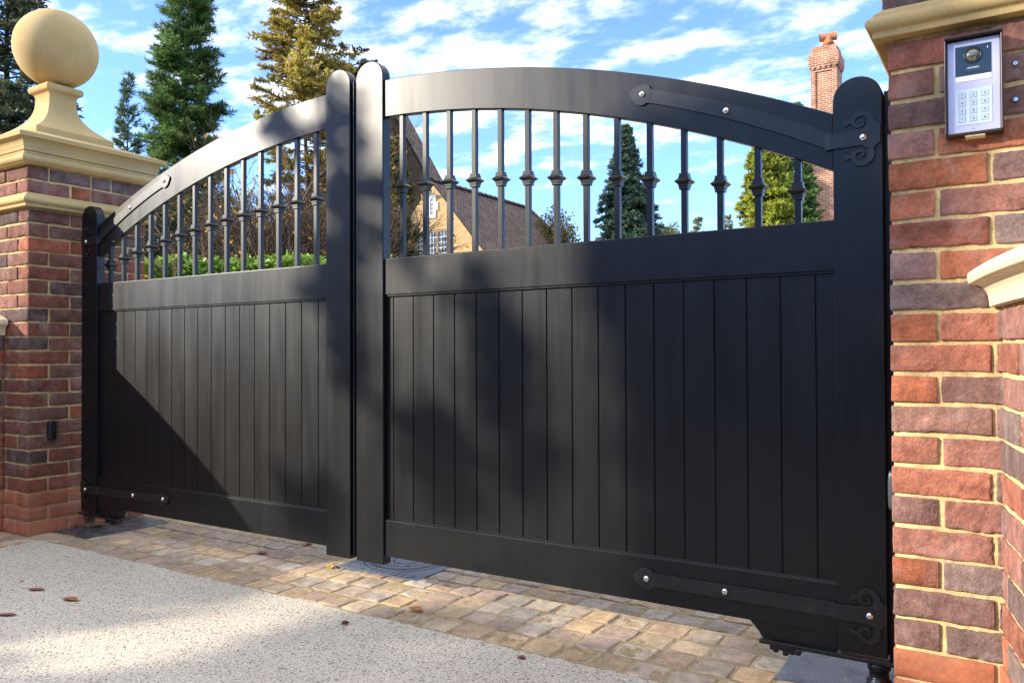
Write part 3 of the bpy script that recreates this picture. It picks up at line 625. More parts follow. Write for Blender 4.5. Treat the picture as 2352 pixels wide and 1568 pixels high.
def leaf(s, label):
    """s=-1 left leaf, +1 right leaf"""
    if s > 0: hx0, hx1, mx0, mx1, ztop = -0.449, -0.318, -2.313, -2.166, 1.738
    else: hx0, hx1, mx0, mx1, ztop = -4.348, -4.203, -2.485, -2.347, 1.762
    hinge_x = hx1-0.02 if s > 0 else hx0+0.02
    t = empty('gate_leaf', (hinge_x, G+0.02, 0.0)); tag(t, label, 'gate', 'pair of black driveway gate leaves')
    mb = MB(); post(mb, hx0, hx1, 0.098, ztop); mb.build('hinge_post', M['paint'], t, bevel=0.002)
    mb = MB(); post(mb, mx0, mx1, 0.104, 2.149)
    if s < 0:
        mb.box(-2.3468, -2.3165, G+0.014, G+0.040, 0.118, 2.085)
        mb.box(-2.335, -2.3285, G+0.006, G+0.0145, 0.118, 2.085)
    mb.build('meeting_post', M['paint'], t, bevel=0.0022 if s < 0 else 0.003)
    xa, xb = (mx1, hx0) if s > 0 else (hx1, mx0)
    xa += 0.0005; xb -= 0.0005
    y0, y1 = G+0.008, G+0.040
    mb = MB(); xs = np.linspace(xa, xb, 41); V = []
    for x in xs: V += [(x, y0, arc_z(x, 0.150)), (x, y1, arc_z(x, 0.150)), (x, y1, arc_z(x)), (x, y0, arc_z(x))]
    F = []
    for i in range(40):
        for k in range(4): F.append((i*4+k, i*4+(k+1) % 4, (i+1)*4+(k+1) % 4, (i+1)*4+k))
    F.append((3, 2, 1, 0)); F.append((160, 161, 162, 163)); mb.add(V, F); mb.build('top_rail', M['paint'], t, bevel=0.0025)
    def rail(nm, z0, z1, c):
        mb = MB(); V = []
        pr = [(y0, z0), (y1, z0), (y1, z1), (y0+c, z1), (y0, z1-c*0.7)]
        for x in (xa, xb): V += [(x, y, z) for y, z in pr]
        n = len(pr); mb.add(V, [tuple(range(n))[::-1], tuple(range(n, 2*n))]+[(i, (i+1) % n, n+(i+1) % n, n+i) for i in range(n)])
        return mb.build(nm, M['paint'], t, bevel=0.0012)
    rail('middle_rail', 1.190, 1.336, 0.003); rail('bottom_rail', 0.139, 0.291, 0.011)
    # boards with vee grooves, one sheet
    mb = MB(); gx = [(-2.128+0.1015*i) for i in range(17)] if s > 0 else [(-4.087+0.10235*i) for i in range(16)]
    yf = G+0.020; pr = [(xa, yf)]
    for g in gx: pr += [(g-0.0028, yf), (g-0.0010, yf+0.0045), (g+0.0010, yf+0.0045), (g+0.0028, yf)]
    pr += [(xb, yf), (xb, y1-0.002), (xa, y1-0.002)]
    zs = (0.2905, 1.1905); n = len(pr); V = [(x, y, zs[0]) for x, y in pr]+[(x, y, zs[1]) for x, y in pr]
    mb.add(V, [(i, (i+1) % n, n+(i+1) % n, n+i) for i in range(n)]); mb.build('board_panel', M['paint'], t)
    # narrow shadow bead under the middle rail
    mb = MB(); mb.box(xa+0.001, xb-0.001, G+0.0125, G+0.0205, 1.182, 1.1899); mb.build('bead', M['paint'], t, bevel=0.0015)
    px = [(-2.081+0.11762*i) for i in range(14)] if s > 0 else [(-2.565-0.11869*i) for i in range(14)]
    for x in px:
        mb = MB(); w = 0.0095; za = 1.335; zb = arc_z(x, 0.150)+0.012; yc = G+0.024
        mb.box(x-w, x+w, yc-w, yc+w, za, zb); b = mb.build('baluster', M['paint'], t, bevel=0.0012)
        zc = (1.336+arc_z(x, 0.150))/2
        mb = MB(); pf = [(0.0105, -0.026), (0.0145, -0.026), (0.0145, -0.016), (0.0165, -0.016), (0.0165, -0.009), (0.0195, -0.0075), (0.0265, 0.0), (0.0195, 0.0075), (0.0165, 0.009), (0.0165, 0.016), (0.0145, 0.0165), (0.0145, 0.026), (0.0105, 0.026)]
        V = []; F = []
        for e, z in pf: V += [(x-e, yc-e, zc+z), (x+e, yc-e, zc+z), (x+e, yc+e, zc+z), (x-e, yc+e, zc+z)]
        for i in range(len(pf)-1):
            for k in range(4): F.append((i*4+k, i*4+(k+1) % 4, (i+1)*4+(k+1) % 4, (i+1)*4+k))
        mb.add(V, F); mb.build('collar', M['paint'], b, bevel=0.0007)
    X = (lambda v: v) if s > 0 else (lambda v: -4.666-v)
    if s > 0:
        strap(t, -0.3665, 1, 1.560, (-1.045, 1.803), (-0.735, 1.692), -0.455, G, y0)
        strap(t, -0.3620, 1, 0.212, (-1.040, 0.216), (-0.75, 0.214), -0.455, G, y0)
    else:
        strap(t, -4.300, -1, 1.568, (-3.610, 1.822), (-3.93, 1.705), -4.200, G, y0)
        strap(t, -4.300, -1, 0.221, (-3.615, 0.231), (-3.90, 0.226), -4.200, G, y0)
    # pivot bracket below the heel of the leaf
    mb = MB()
    poly = [(-0.705, 0.1388), (-0.692, 0.126), (-0.676, 0.108), (-0.668, 0.094), (-0.452, 0.082), (-0.452, 0.1388)]
    poly = [(X(x), z) for x, z in poly]; mb.prism(poly if s > 0 else poly[::-1], y0+0.004, y1-0.004)
    mb.build('pivot_bracket', M['paint'], t, bevel=0.002)
    mb = MB()
    x0, x1 = sorted((X(-0.672), X(-0.298))); mb.box(x0, x1, y0-0.012, y1+0.03, 0.078, 0.0905)
    mb.build('shoe_plate', M['wet'], t, bevel=0.002)
    mb = MB(); rr = random.Random(3)
    for k in range(9):
        a = X(-0.635+0.0095*k); h = rr.uniform(0.012, 0.03); mb.box(a-0.008, a+0.008, y0+rr.uniform(-0.012, 0.0), y1+rr.uniform(0, 0.01), 0.078-h, 0.079)
    mb.build('grease_lump', M['wet'], t, bevel=0.004)
    mb = MB(); cx = X(-0.345); mb.lathe([(0.030, 0.006), (0.034, 0.010), (0.034, 0.024), (0.026, 0.030), (0.026, 0.052), (0.031, 0.056), (0.031, 0.079)], cx, G+0.035, 24)
    mb.build('pivot', M['wet'] if s > 0 else M['rust'], t, True)
    return t
leaf(-1, 'sunlit black gate leaf, hung on the ball topped pillar at the left')
leaf(+1, 'nearer black gate leaf hung on the pillar with the intercom keypad')

# ------------------------------------------------------------------ ground fittings
def plate(x0, x1, y0, y1, label):
    mb = MB(); mb.box(x0, x1, y0, y1, -0.012, 0.0075)
    o = mb.build('cover_plate', M['slab'], loc=((x0+x1)/2, (y0+y1)/2, 0), bevel=0.0015); tag(o, label, 'cover plate', 'steel pivot cover plates in the setts')
plate(-4.388, -4.070, 0.135, 0.60, 'smeared dark steel cover plate in the setts beneath the left hinge post')
plate(-0.612, -0.272, 0.195, 0.62, 'wet dark steel cover plate in the setts beneath the right hinge post')
def chamber():
    cx, cy = -2.36, 0.655
    t = empty('inspection_cover', (cx, cy, 0)); tag(t, 'square blue-grey ground cover with ring pattern under the meeting posts', 'ground cover')
    mb = MB(); mb.box(cx-0.225, cx+0.225, cy-0.235, cy+0.235, -0.012, 0.0085)
    for k in range(7):
        a = cx-0.04+k*0.035; mb.box(a-0.002, a+0.002, cy-0.225, cy-0.175, 0.0086, 0.0105)
    for k in range(3):
        a = cx-0.20; mb.box(a-0.01, a+0.0, cy-0.10+k*0.09, cy-0.096+k*0.09, 0.0086, 0.0100)
    mb.build('lid', M['cover'], t, bevel=0.0015)
    mb = MB()
    for r, w in ((0.060, 0.0022), (0.105, 0.0018), (0.150, 0.0025), (0.162, 0.0014), (0.190, 0.0022)):
        n = 64; V = []; F = []
        for k in range(n):
            a = 2*math.pi*k/n
            for q in (r-w, r+w): V += [(cx-0.015+q*math.cos(a), cy+0.0+q*math.sin(a), 0.0090+0.0008*(q > r))]
        for k in range(n): F.append((2*k, 2*k+1, 2*((k+1) % n)+1, 2*((k+1) % n)))
        mb.add(V, F)
    mb.build('ring_groove', M['groove'], t)
    for dx_, dy_ in ((-0.185, -0.20), (-0.09, -0.215), (0.02, -0.215), (0.185, -0.19), (-0.195, -0.10), (-0.06, 0.075), (0.05, -0.07)):
        mb = MB(); x, y = cx+dx_, cy+dy_
        mb.lathe([(0.0095, 0.0086), (0.0095, 0.0102), (0.0055, 0.0102), (0.0050, 0.0090)], x, y, 14); mb.build('screw', M['cover'], t, True)
chamber()

# ------------------------------------------------------------------ fallen leaves
def fallen(x, y, L, Wd, ang, col, label, z=0.006, curl=0.35, stalk=True):
    n, m = 13, 7; V = []; F = []
    for i in range(n):
        s = i/(n-1); w = Wd*(math.sin(math.pi*s**0.85)**0.8)*0.5+0.0008
        for j in range(m):
            q = (j-(m-1)/2)/((m-1)/2)
            lx = (s-0.5)*L; ly = q*w*(1+0.10*math.sin(i*2.3+j)); h = curl*(abs(q)**1.6*w+0.5*L*(s-0.45)**2)+0.0012*math.sin(7*s+3*q)
            V.append((lx*math.cos(ang)-ly*math.sin(ang), lx*math.sin(ang)+ly*math.cos(ang), h))
    for i in range(n-1):
        for j in range(m-1): F.append((i*m+j, (i+1)*m+j, (i+1)*m+j+1, i*m+j+1))
    mb = MB(); mb.add(V, F, col)
    if stalk:
        a = np.array([-L/2*math.cos(ang), -L/2*math.sin(ang), 0.001]); d = np.array([-math.cos(ang), -math.sin(ang), 0.15]); mb.tube([a, a+d*L*0.15, a+d*L*0.28+np.array([0.002, 0, 0.002])], 0.0007, 4, col)
    mb.v = [v+np.array([x, y, z]) for v in mb.v]
    o = mb.build('fallen_leaf', M['dryleaf'], smooth=True, loc=(x, y, z)); m_ = o.modifiers.new('thick', 'SOLIDIFY'); m_.thickness = 0.0007
    tag(o, label, 'leaf', 'fallen autumn leaves')
RB = (0.30, 0.11, 0.045)
fallen(-3.362, -0.475, 0.078, 0.026, 0.35, (0.33, 0.13, 0.07), 'slim curled brown leaf on the gravel, farther of the left pair')
fallen(-3.110, -0.475, 0.075, 0.036, 0.15, (0.36, 0.15, 0.06), 'broad brown leaf on the gravel nearest the middle of the left group')
fallen(-3.130, -0.700, 0.082, 0.022, 0.45, (0.26, 0.09, 0.06), 'narrow reddish leaf on the gravel at the left picture edge')
fallen(-3.052, 0.409, 0.066, 0.034, 0.1, (0.42, 0.16, 0.11), 'pinkish brown leaf on the setts in front of the left leaf')
fallen(-3.000, 0.640, 0.062, 0.026, 0.2, (0.30, 0.10, 0.07), 'dark red leaf on the setts under the bottom rail of the left leaf')
fallen(-2.600, 0.400, 0.072, 0.036, -0.75, (0.62, 0.40, 0.06), 'yellow leaf lying against the corner of the ground cover', curl=0.25)
fallen(-1.890, 0.125, 0.066, 0.036, -0.2, (0.42, 0.16, 0.05), 'orange brown leaf on the setts below the right leaf', z=0.010)
fallen(-2.011, -0.116, 0.030, 0.018, 1.2, (0.16, 0.05, 0.03), 'tiny dark crumpled leaf on the gravel near the setts', curl=0.8)
fallen(-1.316, -0.062, 0.026, 0.016, 0.4, (0.25, 0.09, 0.04), 'tiny brown crumb of leaf on the gravel at the bottom of the picture', curl=0.8)
fallen(-4.285, 0.325, 0.060, 0.040, 1.1, (0.30, 0.14, 0.04), 'brown leaf caught against the pivot of the left leaf', z=0.009, curl=0.6)
def twig(x, y, L, ang, label):
    mb = MB(); p = [np.array([x+(q-0.5)*L*math.cos(ang)+0.004*math.sin(5*q), y+(q-0.5)*L*math.sin(ang), 0.0065+0.003*math.sin(3*q)]) for q in np.linspace(0, 1, 7)]
    mb.tube(p, 0.0009, 5, (0.10, 0.05, 0.03)); o = mb.build('fallen_twig', M['twig'], loc=(x, y, 0.005)); tag(o, label, 'twig', 'fallen twigs')
twig(-1.882, -0.512, 0.035, 0.3, 'short reddish twig on the sunlit gravel in the lower left'); twig(-3.53, -0.45, 0.04, -0.8, 'small curved grey twig on the gravel at the left edge')

# ------------------------------------------------------------------ intercom
def textmesh(body, size, loc, m, parent, shear=0.0, name='lettering', bold=0.0):
    cu = bpy.data.curves.new('t', 'FONT'); cu.body = body; cu.size = size; cu.align_x = 'CENTER'; cu.align_y = 'CENTER'; cu.extrude = 0.0002; cu.shear = shear; cu.offset = bold; cu.resolution_u = 3
    o = bpy.data.objects.new('t', cu); C.objects.link(o); bpy.context.view_layer.update()
    me = bpy.data.meshes.new_from_object(o.evaluated_get(bpy.context.evaluated_depsgraph_get())); bpy.data.objects.remove(o)
    me.transform(Matrix.Translation(loc) @ Matrix.Rotation(rad(90), 4, 'X'))
    me.materials.clear(); me.materials.append(m)
    ob = bpy.data.objects.new(name, me); C.objects.link(ob); ob.parent = parent; ob.matrix_parent_inverse = Matrix.Translation(-Vector(parent.location))
    return ob
def intercom():
    x0, x1, z0, z1 = -0.1375, -0.0290, 1.4665, 1.6840
    yf = -0.036
    t = empty('intercom', (-0.083, 0, 1.46)); tag(t, 'lilac-grey video intercom with keypad under a dark rain hood on the pillar', 'intercom')
    mb = MB(); mb.box(x0, x1, yf, 0.004, z0, z1); mb.build('face_plate', M['alu'], t, bevel=0.002)
    mb = MB()
    mb.box(x0-0.0048, x0-0.0008, -0.049, 0.0045, z0-0.003, z1+0.0070); mb.box(x1+0.0008, x1+0.0048, -0.049, 0.0045, z0-0.003, z1+0.0070)
    mb.box(x0-0.0050, x1+0.0050, -0.0565, 0.0046, z1+0.0030, z1+0.0072); mb.box(x0-0.0050, x1+0.0050, -0.034, 0.0046, z0-0.0045, z0-0.0012)
    mb.build('rain_hood', M['bronze'], t, bevel=0.001)
    mb = MB(); mb.box(-0.1205, -0.0470, yf-0.0012, yf+0.001, 1.5995, 1.6695); gl = mb.build('camera_window', M['glass'], t, bevel=0.0004)
    mb = MB(); cx, cz = -0.0840, 1.6455
    def ring(prof, m, nm, par):
        mb = MB(); V = []; F = []; n = 32
        for r, y in prof:
            for k in range(n): V.append((cx+r*math.cos(2*math.pi*k/n), y, cz+r*math.sin(2*math.pi*k/n)))
        for i in range(len(prof)-1):
            for k in range(n): F.append((i*n+k, i*n+(k+1) % n, (i+1)*n+(k+1) % n, (i+1)*n+k))
        mb.add(V, F); return mb.build(nm, m, par, True)
    ring([(0.0195, yf-0.001), (0.0190, yf-0.004), (0.0160, yf-0.0045), (0.0150, yf-0.002)], M['plastic'], 'lens_ring', gl)
    ring([(0.0155*math.cos(a), yf-0.0015-0.0085*math.sin(a)) for a in np.linspace(0, math.pi/2-0.03, 10)], M['lens'], 'lens', gl)
    textmesh('HIKVISION', 0.0052, (-0.0845, yf-0.0014, 1.6165), M['silver'], gl, shear=0.3, bold=0.0001)
    mb = MB(); mb.box(-0.103, -0.065, yf-0.0016, yf-0.0011, 1.6055, 1.6066); mb.build('speaker_slot', M['groove'], gl)
    mb = MB(); mb.box(-0.0555, -0.0535, yf-0.0016, yf-0.0011, 1.6575, 1.6610); mb.build('status_mark', M['white'], gl)
    mb = MB(); mb.box(-0.1200, -0.0640, yf-0.0010, yf+0.001, 1.5870, 1.5990); mb.build('name_strip', M['white'], t)
    mb = MB(); mb.box(-0.0630, -0.0470, yf-0.0014, yf+0.001, 1.5870, 1.5990); nb = mb.build('call_button', M['white'], t, bevel=0.0004)
    mb = MB(); mb.box(-0.0585, -0.0515, yf-0.0017, yf-0.0013, 1.5925, 1.5932); mb.build('call_mark', M['ink'], nb)
    mb = MB(); mb.box(-0.1205, -0.0460, yf-0.0010, yf+0.001, 1.4840, 1.5675); pad = mb.build('keypad', M['padp'], t, bevel=0.0004)
    ch = ['1', '2', '3', '4', '5', '6', '7', '8', '9', '*', '0', '#']
    for i, c in enumerate(ch):
        kx = -0.1070+(i % 3)*0.0232; kz = 1.5535-(i//3)*0.0187; w, h = 0.0066, 0.0062
        mb = MB(); mb.prism([(kx-w, kz-h), (kx+w, kz-h), (kx+w, kz+h), (kx-w, kz+h)], yf-0.0018, yf-0.0008, mi=0)
        k = mb.build('key', M['key'], pad, bevel=0.0008)
        mb2 = MB()
        q = 0.0006; mb2.box(kx-w-q, kx+w+q, yf-0.0012, yf-0.0009, kz-h-q, kz-h+0.0001); mb2.box(kx-w-q, kx+w+q, yf-0.0012, yf-0.0009, kz+h-0.0001, kz+h+q)
        mb2.box(kx-w-q, kx-w+0.0001, yf-0.00121, yf-0.0009, kz-h, kz+h); mb2.box(kx+w-0.0001, kx+w+q, yf-0.00121, yf-0.0009, kz-h, kz+h)
        # outline and digit joined into the key
        fo = mb2.build('o', M['ink'])
        tx = textmesh(c, 0.0075, (kx, yf-0.0021, kz), M['ink'], fo)
        bm_ = bmesh.new(); bm_.from_mesh(k.data)
        for ob in (fo, tx):
            n0 = len(bm_.faces); bm_.from_mesh(ob.data); bm_.faces.ensure_lookup_table()
            for fc in bm_.faces[n0:]: fc.material_index = 1
        bm_.to_mesh(k.data); bm_.free(); k.data.materials.append(M['ink'])
        bpy.data.objects.remove(tx); bpy.data.objects.remove(fo)
        k.modifiers.clear()
    for z in (1.6795, 1.4735):
        mb = MB(); mb.prism([(-0.084+a, z+b) for a, b in disc(0, 0, 0.0011, 10)], yf-0.0004, yf+0.0002); mb.build('microphone_hole', M['groove'], t)
    mb = MB(); mb.box(-0.102, -0.061, -0.030, 0.003, 1.4575, 1.4618); mb.build('cable_tab', M['stone_pale'], t, bevel=0.0008)
intercom()
for k, (x, z, lb) in enumerate(((0.0, 1.620, 'upper small steel screw set in a brick beside the intercom'), (0.0, 1.536, 'lower small steel screw set in a brick beside the intercom'))):
    mb = MB(); V = []
    mb.prism([(x+a, z+b) for a, b in disc(0, 0, 0.0042, 14)], -0.0065, 0.01); mb.prism([(x-0.003, z-0.0005), (x+0.003, z-0.0005), (x+0.003, z+0.0005), (x-0.003, z+0.0005)], -0.0069, -0.006, mi=1); mb.prism([(x-0.0005, z-0.003), (x+0.0005, z-0.003), (x+0.0005, z+0.003), (x-0.0005, z+0.003)], -0.0070, -0.006, mi=1)
    tag(mb.build('wall_screw', [M['bolt'], M['groove']], loc=(x, -0.003, z)), lb, 'screw', 'screws in the brick')
def photocell(face, y, z, label, m):
    """rounded sensor box on a pillar side; face = x of the wall, looking along sign"""
    x, s = face; t = empty('photocell', (x, y, z)); tag(t, label, 'photocell', 'gate safety photocells')
    w, h, d = 0.021, 0.052, 0.026; prof = []
    V = []; F = []; n = 24
    out = []
    for k in range(n):
        a = 2*math.pi*k/n; cy = math.cos(a); cz = math.sin(a); e = 0.35
        out.append((w*math.copysign(abs(cy)**e, cy), h*math.copysign(abs(cz)**0.45, cz)))
    for dd, sc in ((0, 1.0), (d*0.8, 1.0), (d*0.95, 0.93), (d, 0.78)):
        for a, b in out: V.append((x+s*dd, y+a*sc, z+b*sc))
    for i in range(3):
        for k in range(n): F.append((i*n+k, i*n+(k+1) % n, (i+1)*n+(k+1) % n, (i+1)*n+k))
    F.append(tuple(3*n+k for k in range(n))); mb = MB(); mb.add(V, F); mb.build('housing', m, t, True)
    mb = MB(); mb.box(*sorted((x+s*(d-0.001), x+s*(d+0.0015))), y-0.013, y+0.013, z-0.012, z+0.024); mb.build('lens', M['glass'], t, bevel=0.001)
photocell((-4.39, 1), 0.119, 0.548, 'black photocell fixed to the side of the ball topped pillar', M['plastic'])
photocell((-0.2705, -1), 0.150, 0.587, 'grey photocell peeping out between the right gate post and the pillar', M['grey_plastic'])

# ------------------------------------------------------------------ trees
def cols(n, base, var, r, alt=None, pa=0.0):
    base = np.array(base); c = base*(1+r.uniform(-var, var, (n, 1)))*(1+r.uniform(-0.08, 0.08, (n, 3)))
    if alt is not None:
        k = r.random(n) < pa; c[k] = np.array(alt)*(1+r.uniform(-var, var, (k.sum(), 1)))
    return np.clip(c, 0.003, 0.9)
def conifer(name, px, dist, top, prof, label, cat='conifer', base=(0.03, 0.06, 0.02), alt=(0.07, 0.10, 0.02), pa=0.25, z0=0.4, nb=420, nl=16, ll=0.16, lw=0.035, droop=-0.1, upt=0.4, seed=1, trunk=0.16, barkm='bark', group=None, clump=0.0, gap=0.0, vis=0.0):
    """prof: list of (fraction of height, radius in metres); foliage as sprays of needle twigs along branches"""
    r = np.random.default_rng(seed); g = ground_at(px, dist)
    t = empty(name, tuple(g)); tag(t, label, cat, group)
    mb = MB(); sw = r.uniform(-0.15, 0.15, 2)
    zz = np.linspace(0, top, 12); P = [(g[0]+sw[0]*math.sin(z*0.7), g[1]+sw[1]*math.sin(z*0.5), z-0.05) for z in zz]
    mb.tube(P, [trunk*(1-0.93*z/top) for z in zz], 8)
    pf = np.array(prof); fol = MB(); B = []; D = []; Nn = []; Ln = []; Wd = []; CC = []
    lo = max(z0, vis)
    for i in range(nb):
        q = r.random()**0.9; z = lo+(top-lo)*q; fr = z/top; R = np.interp(fr, pf[:, 0], pf[:, 1])
        a = r.uniform(0, 2*math.pi)
        dv = vnoise(np.array([[math.cos(a)*1.6+seed, math.sin(a)*1.6, z*0.9]]))[0]
        if gap and dv < -1+gap*2*0.6: continue
        R *= r.uniform(0.62, 1.08)*(1+clump*dv)
        if R < 0.05: R = 0.05
        up = upt*(0.3+fr)
        out = np.array([math.cos(a), math.sin(a), 0.0]); c0 = np.array([g[0]+sw[0]*math.sin(z*0.7), g[1]+sw[1]*math.sin(z*0.5), z])
        ts = np.linspace(0, 1, 6); BP = [c0+out*R*t_+np.array([0, 0, R*(up*t_+droop*t_*t_)]) for t_ in ts]
        mb.tube(BP, [0.022*(1-0.8*t_)*min(1, R)+0.003 for t_ in ts], 4, caps=False)
        side = np.array([-out[1], out[0], 0])
        n = int(nl*(0.5+R)); br_col = r.uniform(0.7, 1.3)
        for k in range(n):
            t_ = r.uniform(0.18, 1.0)**0.8; p = c0+out*R*t_+np.array([0, 0, R*(up*t_+droop*t_*t_)])
            sd = r.choice([-1, 1]); sl = R*0.42*(1.15-t_)*r.uniform(0.4, 1.0)+0.05
            dirn = unit(out*r.uniform(0.3, 0.9)+side*sd*r.uniform(0.4, 1.0)+np.array([0, 0, r.uniform(-0.25, 0.35)+upt*0.4]))
            m = max(3, int(sl/0.06)+2); tt = np.linspace(0, 1, m)[:, None]
            pts = p+dirn*sl*tt+np.array([0, 0, 1.0])*(droop*0.3*sl*tt**2)
            B.append(np.repeat(pts, 3, 0)); mm = m*3
            dd = unit(dirn+r.normal(0, 0.55, (mm, 3))+np.array([0, 0, droop*0.5+upt*0.3])); D.append(dd)
            Nn.append(unit(r.normal(0, 1, (mm, 3))+np.array([0, 0, 0.6]))); Ln.append(r.uniform(0.6, 1.2, mm)*ll); Wd.append(r.uniform(0.7, 1.2, mm)*lw)
            CC.append(cols(mm, np.array(base)*br_col, 0.35, r, np.array(alt)*br_col, pa))
    quads(fol, np.concatenate(B), np.concatenate(D), np.concatenate(Nn), np.concatenate(Ln), np.concatenate(Wd), np.concatenate(CC))
    mb.build('trunk', M[barkm], t, True); fol.build('crown', M['leaf'], t)
    return t
def blob_tree(name, px, dist, cz, rx, rz, label, cat='tree', base=(0.06, 0.09, 0.02), alt=None, pa=0.3, n=9000, leafs=0.09, seed=1, trunk=0.14, group=None, loc=None, dens=0.5, hollow=0.35, stems=18):
    r = np.random.default_rng(seed); g = ground_at(px, dist) if loc is None else np.array(loc, float)
    t = empty(name, tuple(g)); tag(t, label, cat, group)
    mb = MB(); top = cz+rz*0.7; zz = np.linspace(0, top, 8); mb.tube([(g[0]+0.1*math.sin(z), g[1], z-0.05) for z in zz], [trunk*(1-0.85*z/top) for z in zz], 8)
    cl = []
    for k in range(stems):
        d = unit(r.normal(0, 1, 3)); d[2] = d[2]*0.8+0.15; e = np.array([g[0], g[1], cz])+d*np.array([rx, rx, rz])*r.uniform(0.6, 0.95)
        s = np.array([g[0], g[1], max(0.3, cz-rz*r.uniform(0.2, 0.8))]); m_ = (s+e)/2+r.normal(0, 0.08*rx, 3); mb.tube([s, m_, e], [trunk*0.35, trunk*0.2, 0.012], 5, caps=False); cl.append(e)
    P = unit(r.normal(0, 1, (n*3, 3)))*(r.uniform(hollow, 1.0, (n*3, 1))**0.6)
    rr_ = 1+0.25*fbm(P*1.8+seed*3.1, 2)[:, None]
    Q = P*rr_*np.array([rx, rx, rz])+np.array([g[0], g[1], cz])
    keep = fbm(Q*(1.6/max(0.5, rx*0.5))+seed, 3) > (0.15-dens); Q = Q[keep][:n]; nn = len(Q)
    D = unit(r.normal(0, 1, (nn, 3))+np.array([0, 0, -0.2])); Nn = unit(r.normal(0, 1, (nn, 3)))
    cc = cols(nn, base, 0.35, r, alt, pa)*(1+0.3*vnoise(Q*1.3+seed)[:, None])
    fol = MB(); quads(fol, Q, D, Nn, r.uniform(0.7, 1.3, nn)*leafs, r.uniform(0.7, 1.2, nn)*leafs*0.55, np.clip(cc, 0.004, 0.9))
    mb.build('trunk', M['bark'], t, True); fol.build('crown', M['leaf'], t)
    return t
def bare_tree(name, px, dist, H, spread, label, seed, col=(0.11, 0.075, 0.05), leafcol=(0.50, 0.28, 0.04), nleaf=200, cat='bare tree', group=None, stems=5, depth=5, r0=0.06):
    r = np.random.default_rng(seed); g = ground_at(px, dist); t = empty(name, tuple(g)); tag(t, label, cat, group)
    mb = MB(); ends = []
    def grow(p, d, L, rad_, lev):
        m = p+d*L*0.5+r.normal(0, 0.05*L, 3); e = p+d*L+r.normal(0, 0.06*L, 3)
        mb.tube([p, m, e], [rad_, rad_*0.85, rad_*0.68], 5 if lev < 2 else 3, np.array(col)*r.uniform(0.6, 1.5), caps=False)
        if lev >= depth: ends.append(e); return
        for k in range(r.integers(2, 5) if lev < depth-1 else 3):
            nd = unit(d+r.normal(0, 0.38, 3)+np.array([0, 0, 0.12])); grow(p+d*L*r.uniform(0.45, 1.0), nd, L*r.uniform(0.55, 0.85), max(rad_*0.6, 0.0035), lev+1)
    for k in range(stems):
        a = r.uniform(0, 2*math.pi); d = unit([math.cos(a)*spread, math.sin(a)*spread, 1]); grow(g+np.array([math.cos(a)*0.08, math.sin(a)*0.08, -0.05]), d, H*0.34, r0, 0)
    E_ = np.array(ends); k = r.integers(0, len(E_), nleaf); Q = E_[k]+r.normal(0, 0.1, (nleaf, 3))
    fol = MB(); quads(fol, Q, unit(r.normal(0, 1, (nleaf, 3))), unit(r.normal(0, 1, (nleaf, 3))), r.uniform(0.06, 0.12, nleaf), r.uniform(0.05, 0.09, nleaf), cols(nleaf, leafcol, 0.4, r, (0.25, 0.12, 0.04), 0.3))
    mb.build('branches', M['twig'], t, True); fol.build('leaves', M['leaf'], t)
TG = 'trees in the garden behind the gates'
conifer('cedar_tree', 22, 19, 10.5, [(0, 2.9), (0.35, 2.4), (0.6, 1.8), (0.8, 1.5), (1, 0.2)], 'dark open conifer with black boughs behind the stone ball', base=(0.075, 0.11, 0.055), alt=(0.17, 0.13, 0.06), pa=0.25, nb=330, nl=8, ll=0.13, lw=0.04, upt=0.05, droop=-0.12, seed=5, trunk=0.2, group=TG, clump=0.35, gap=0.25, vis=2.2)
conifer('cypress_tree', 290, 25, z_at(140, 25), [(0, 1.0), (0.45, 0.8), (0.7, 0.52), (0.85, 0.30), (1, 0.05)], 'small thin pointed conifer between the stone ball and the tall green one', base=(0.08, 0.14, 0.075), alt=(0.15, 0.21, 0.07), pa=0.3, nb=150, nl=9, ll=0.16, lw=0.026, upt=0.85, seed=6, trunk=0.07, group=TG, vis=3)
conifer('redwood_tree', 432, 28, 17.5, [(0, 1.7), (0.3, 1.6), (0.45, 1.45), (0.6, 1.2), (0.8, 0.8), (1, 0.1)], 'tallest dark green conifer with dense upswept sprays, left of the centre', base=(0.08, 0.16, 0.05), alt=(0.19, 0.27, 0.06), pa=0.35, nb=640, nl=12, ll=0.20, lw=0.028, upt=0.55, droop=-0.15, seed=8, trunk=0.24, group=TG, clump=0.30, vis=4)
conifer('golden_fir_tree', 705, 27, 14.5, [(0, 1.8), (0.45, 2.0), (0.6, 2.1), (0.75, 1.5), (0.9, 0.9), (1, 0.2)], 'tall open conifer with golden green and russet clumps above the gate centre', base=(0.44, 0.42, 0.09), alt=(0.44, 0.24, 0.10), pa=0.35, nb=280, nl=13, ll=0.13, lw=0.045, upt=0.22, droop=-0.05, seed=12, trunk=0.12, group=TG, clump=0.5, gap=0.6, vis=5)
conifer('pine_tree', 800, 30, 12.6, [(0, 1.8), (0.6, 1.9), (0.8, 1.9), (0.9, 1.5), (1, 0.3)], 'dark green conifer boughs showing right of the golden one above the meeting posts', base=(0.10, 0.12, 0.05), alt=(0.26, 0.14, 0.06), pa=0.3, nb=110, nl=11, ll=0.15, lw=0.05, upt=0.15, seed=13, trunk=0.14, group=TG, clump=0.5, gap=0.5, vis=5)
conifer('yew_tree', 915, 17, z_at(295, 17), [(0, 0.45), (0.5, 0.42), (0.8, 0.30), (1, 0.10)], 'slim mottled evergreen in front of the ochre gabled house', base=(0.08, 0.11, 0.04), alt=(0.22, 0.15, 0.04), pa=0.35, nb=150, nl=13, ll=0.11, lw=0.04, upt=0.2, seed=14, trunk=0.06, group=TG, clump=0.5, gap=0.3, vis=1)
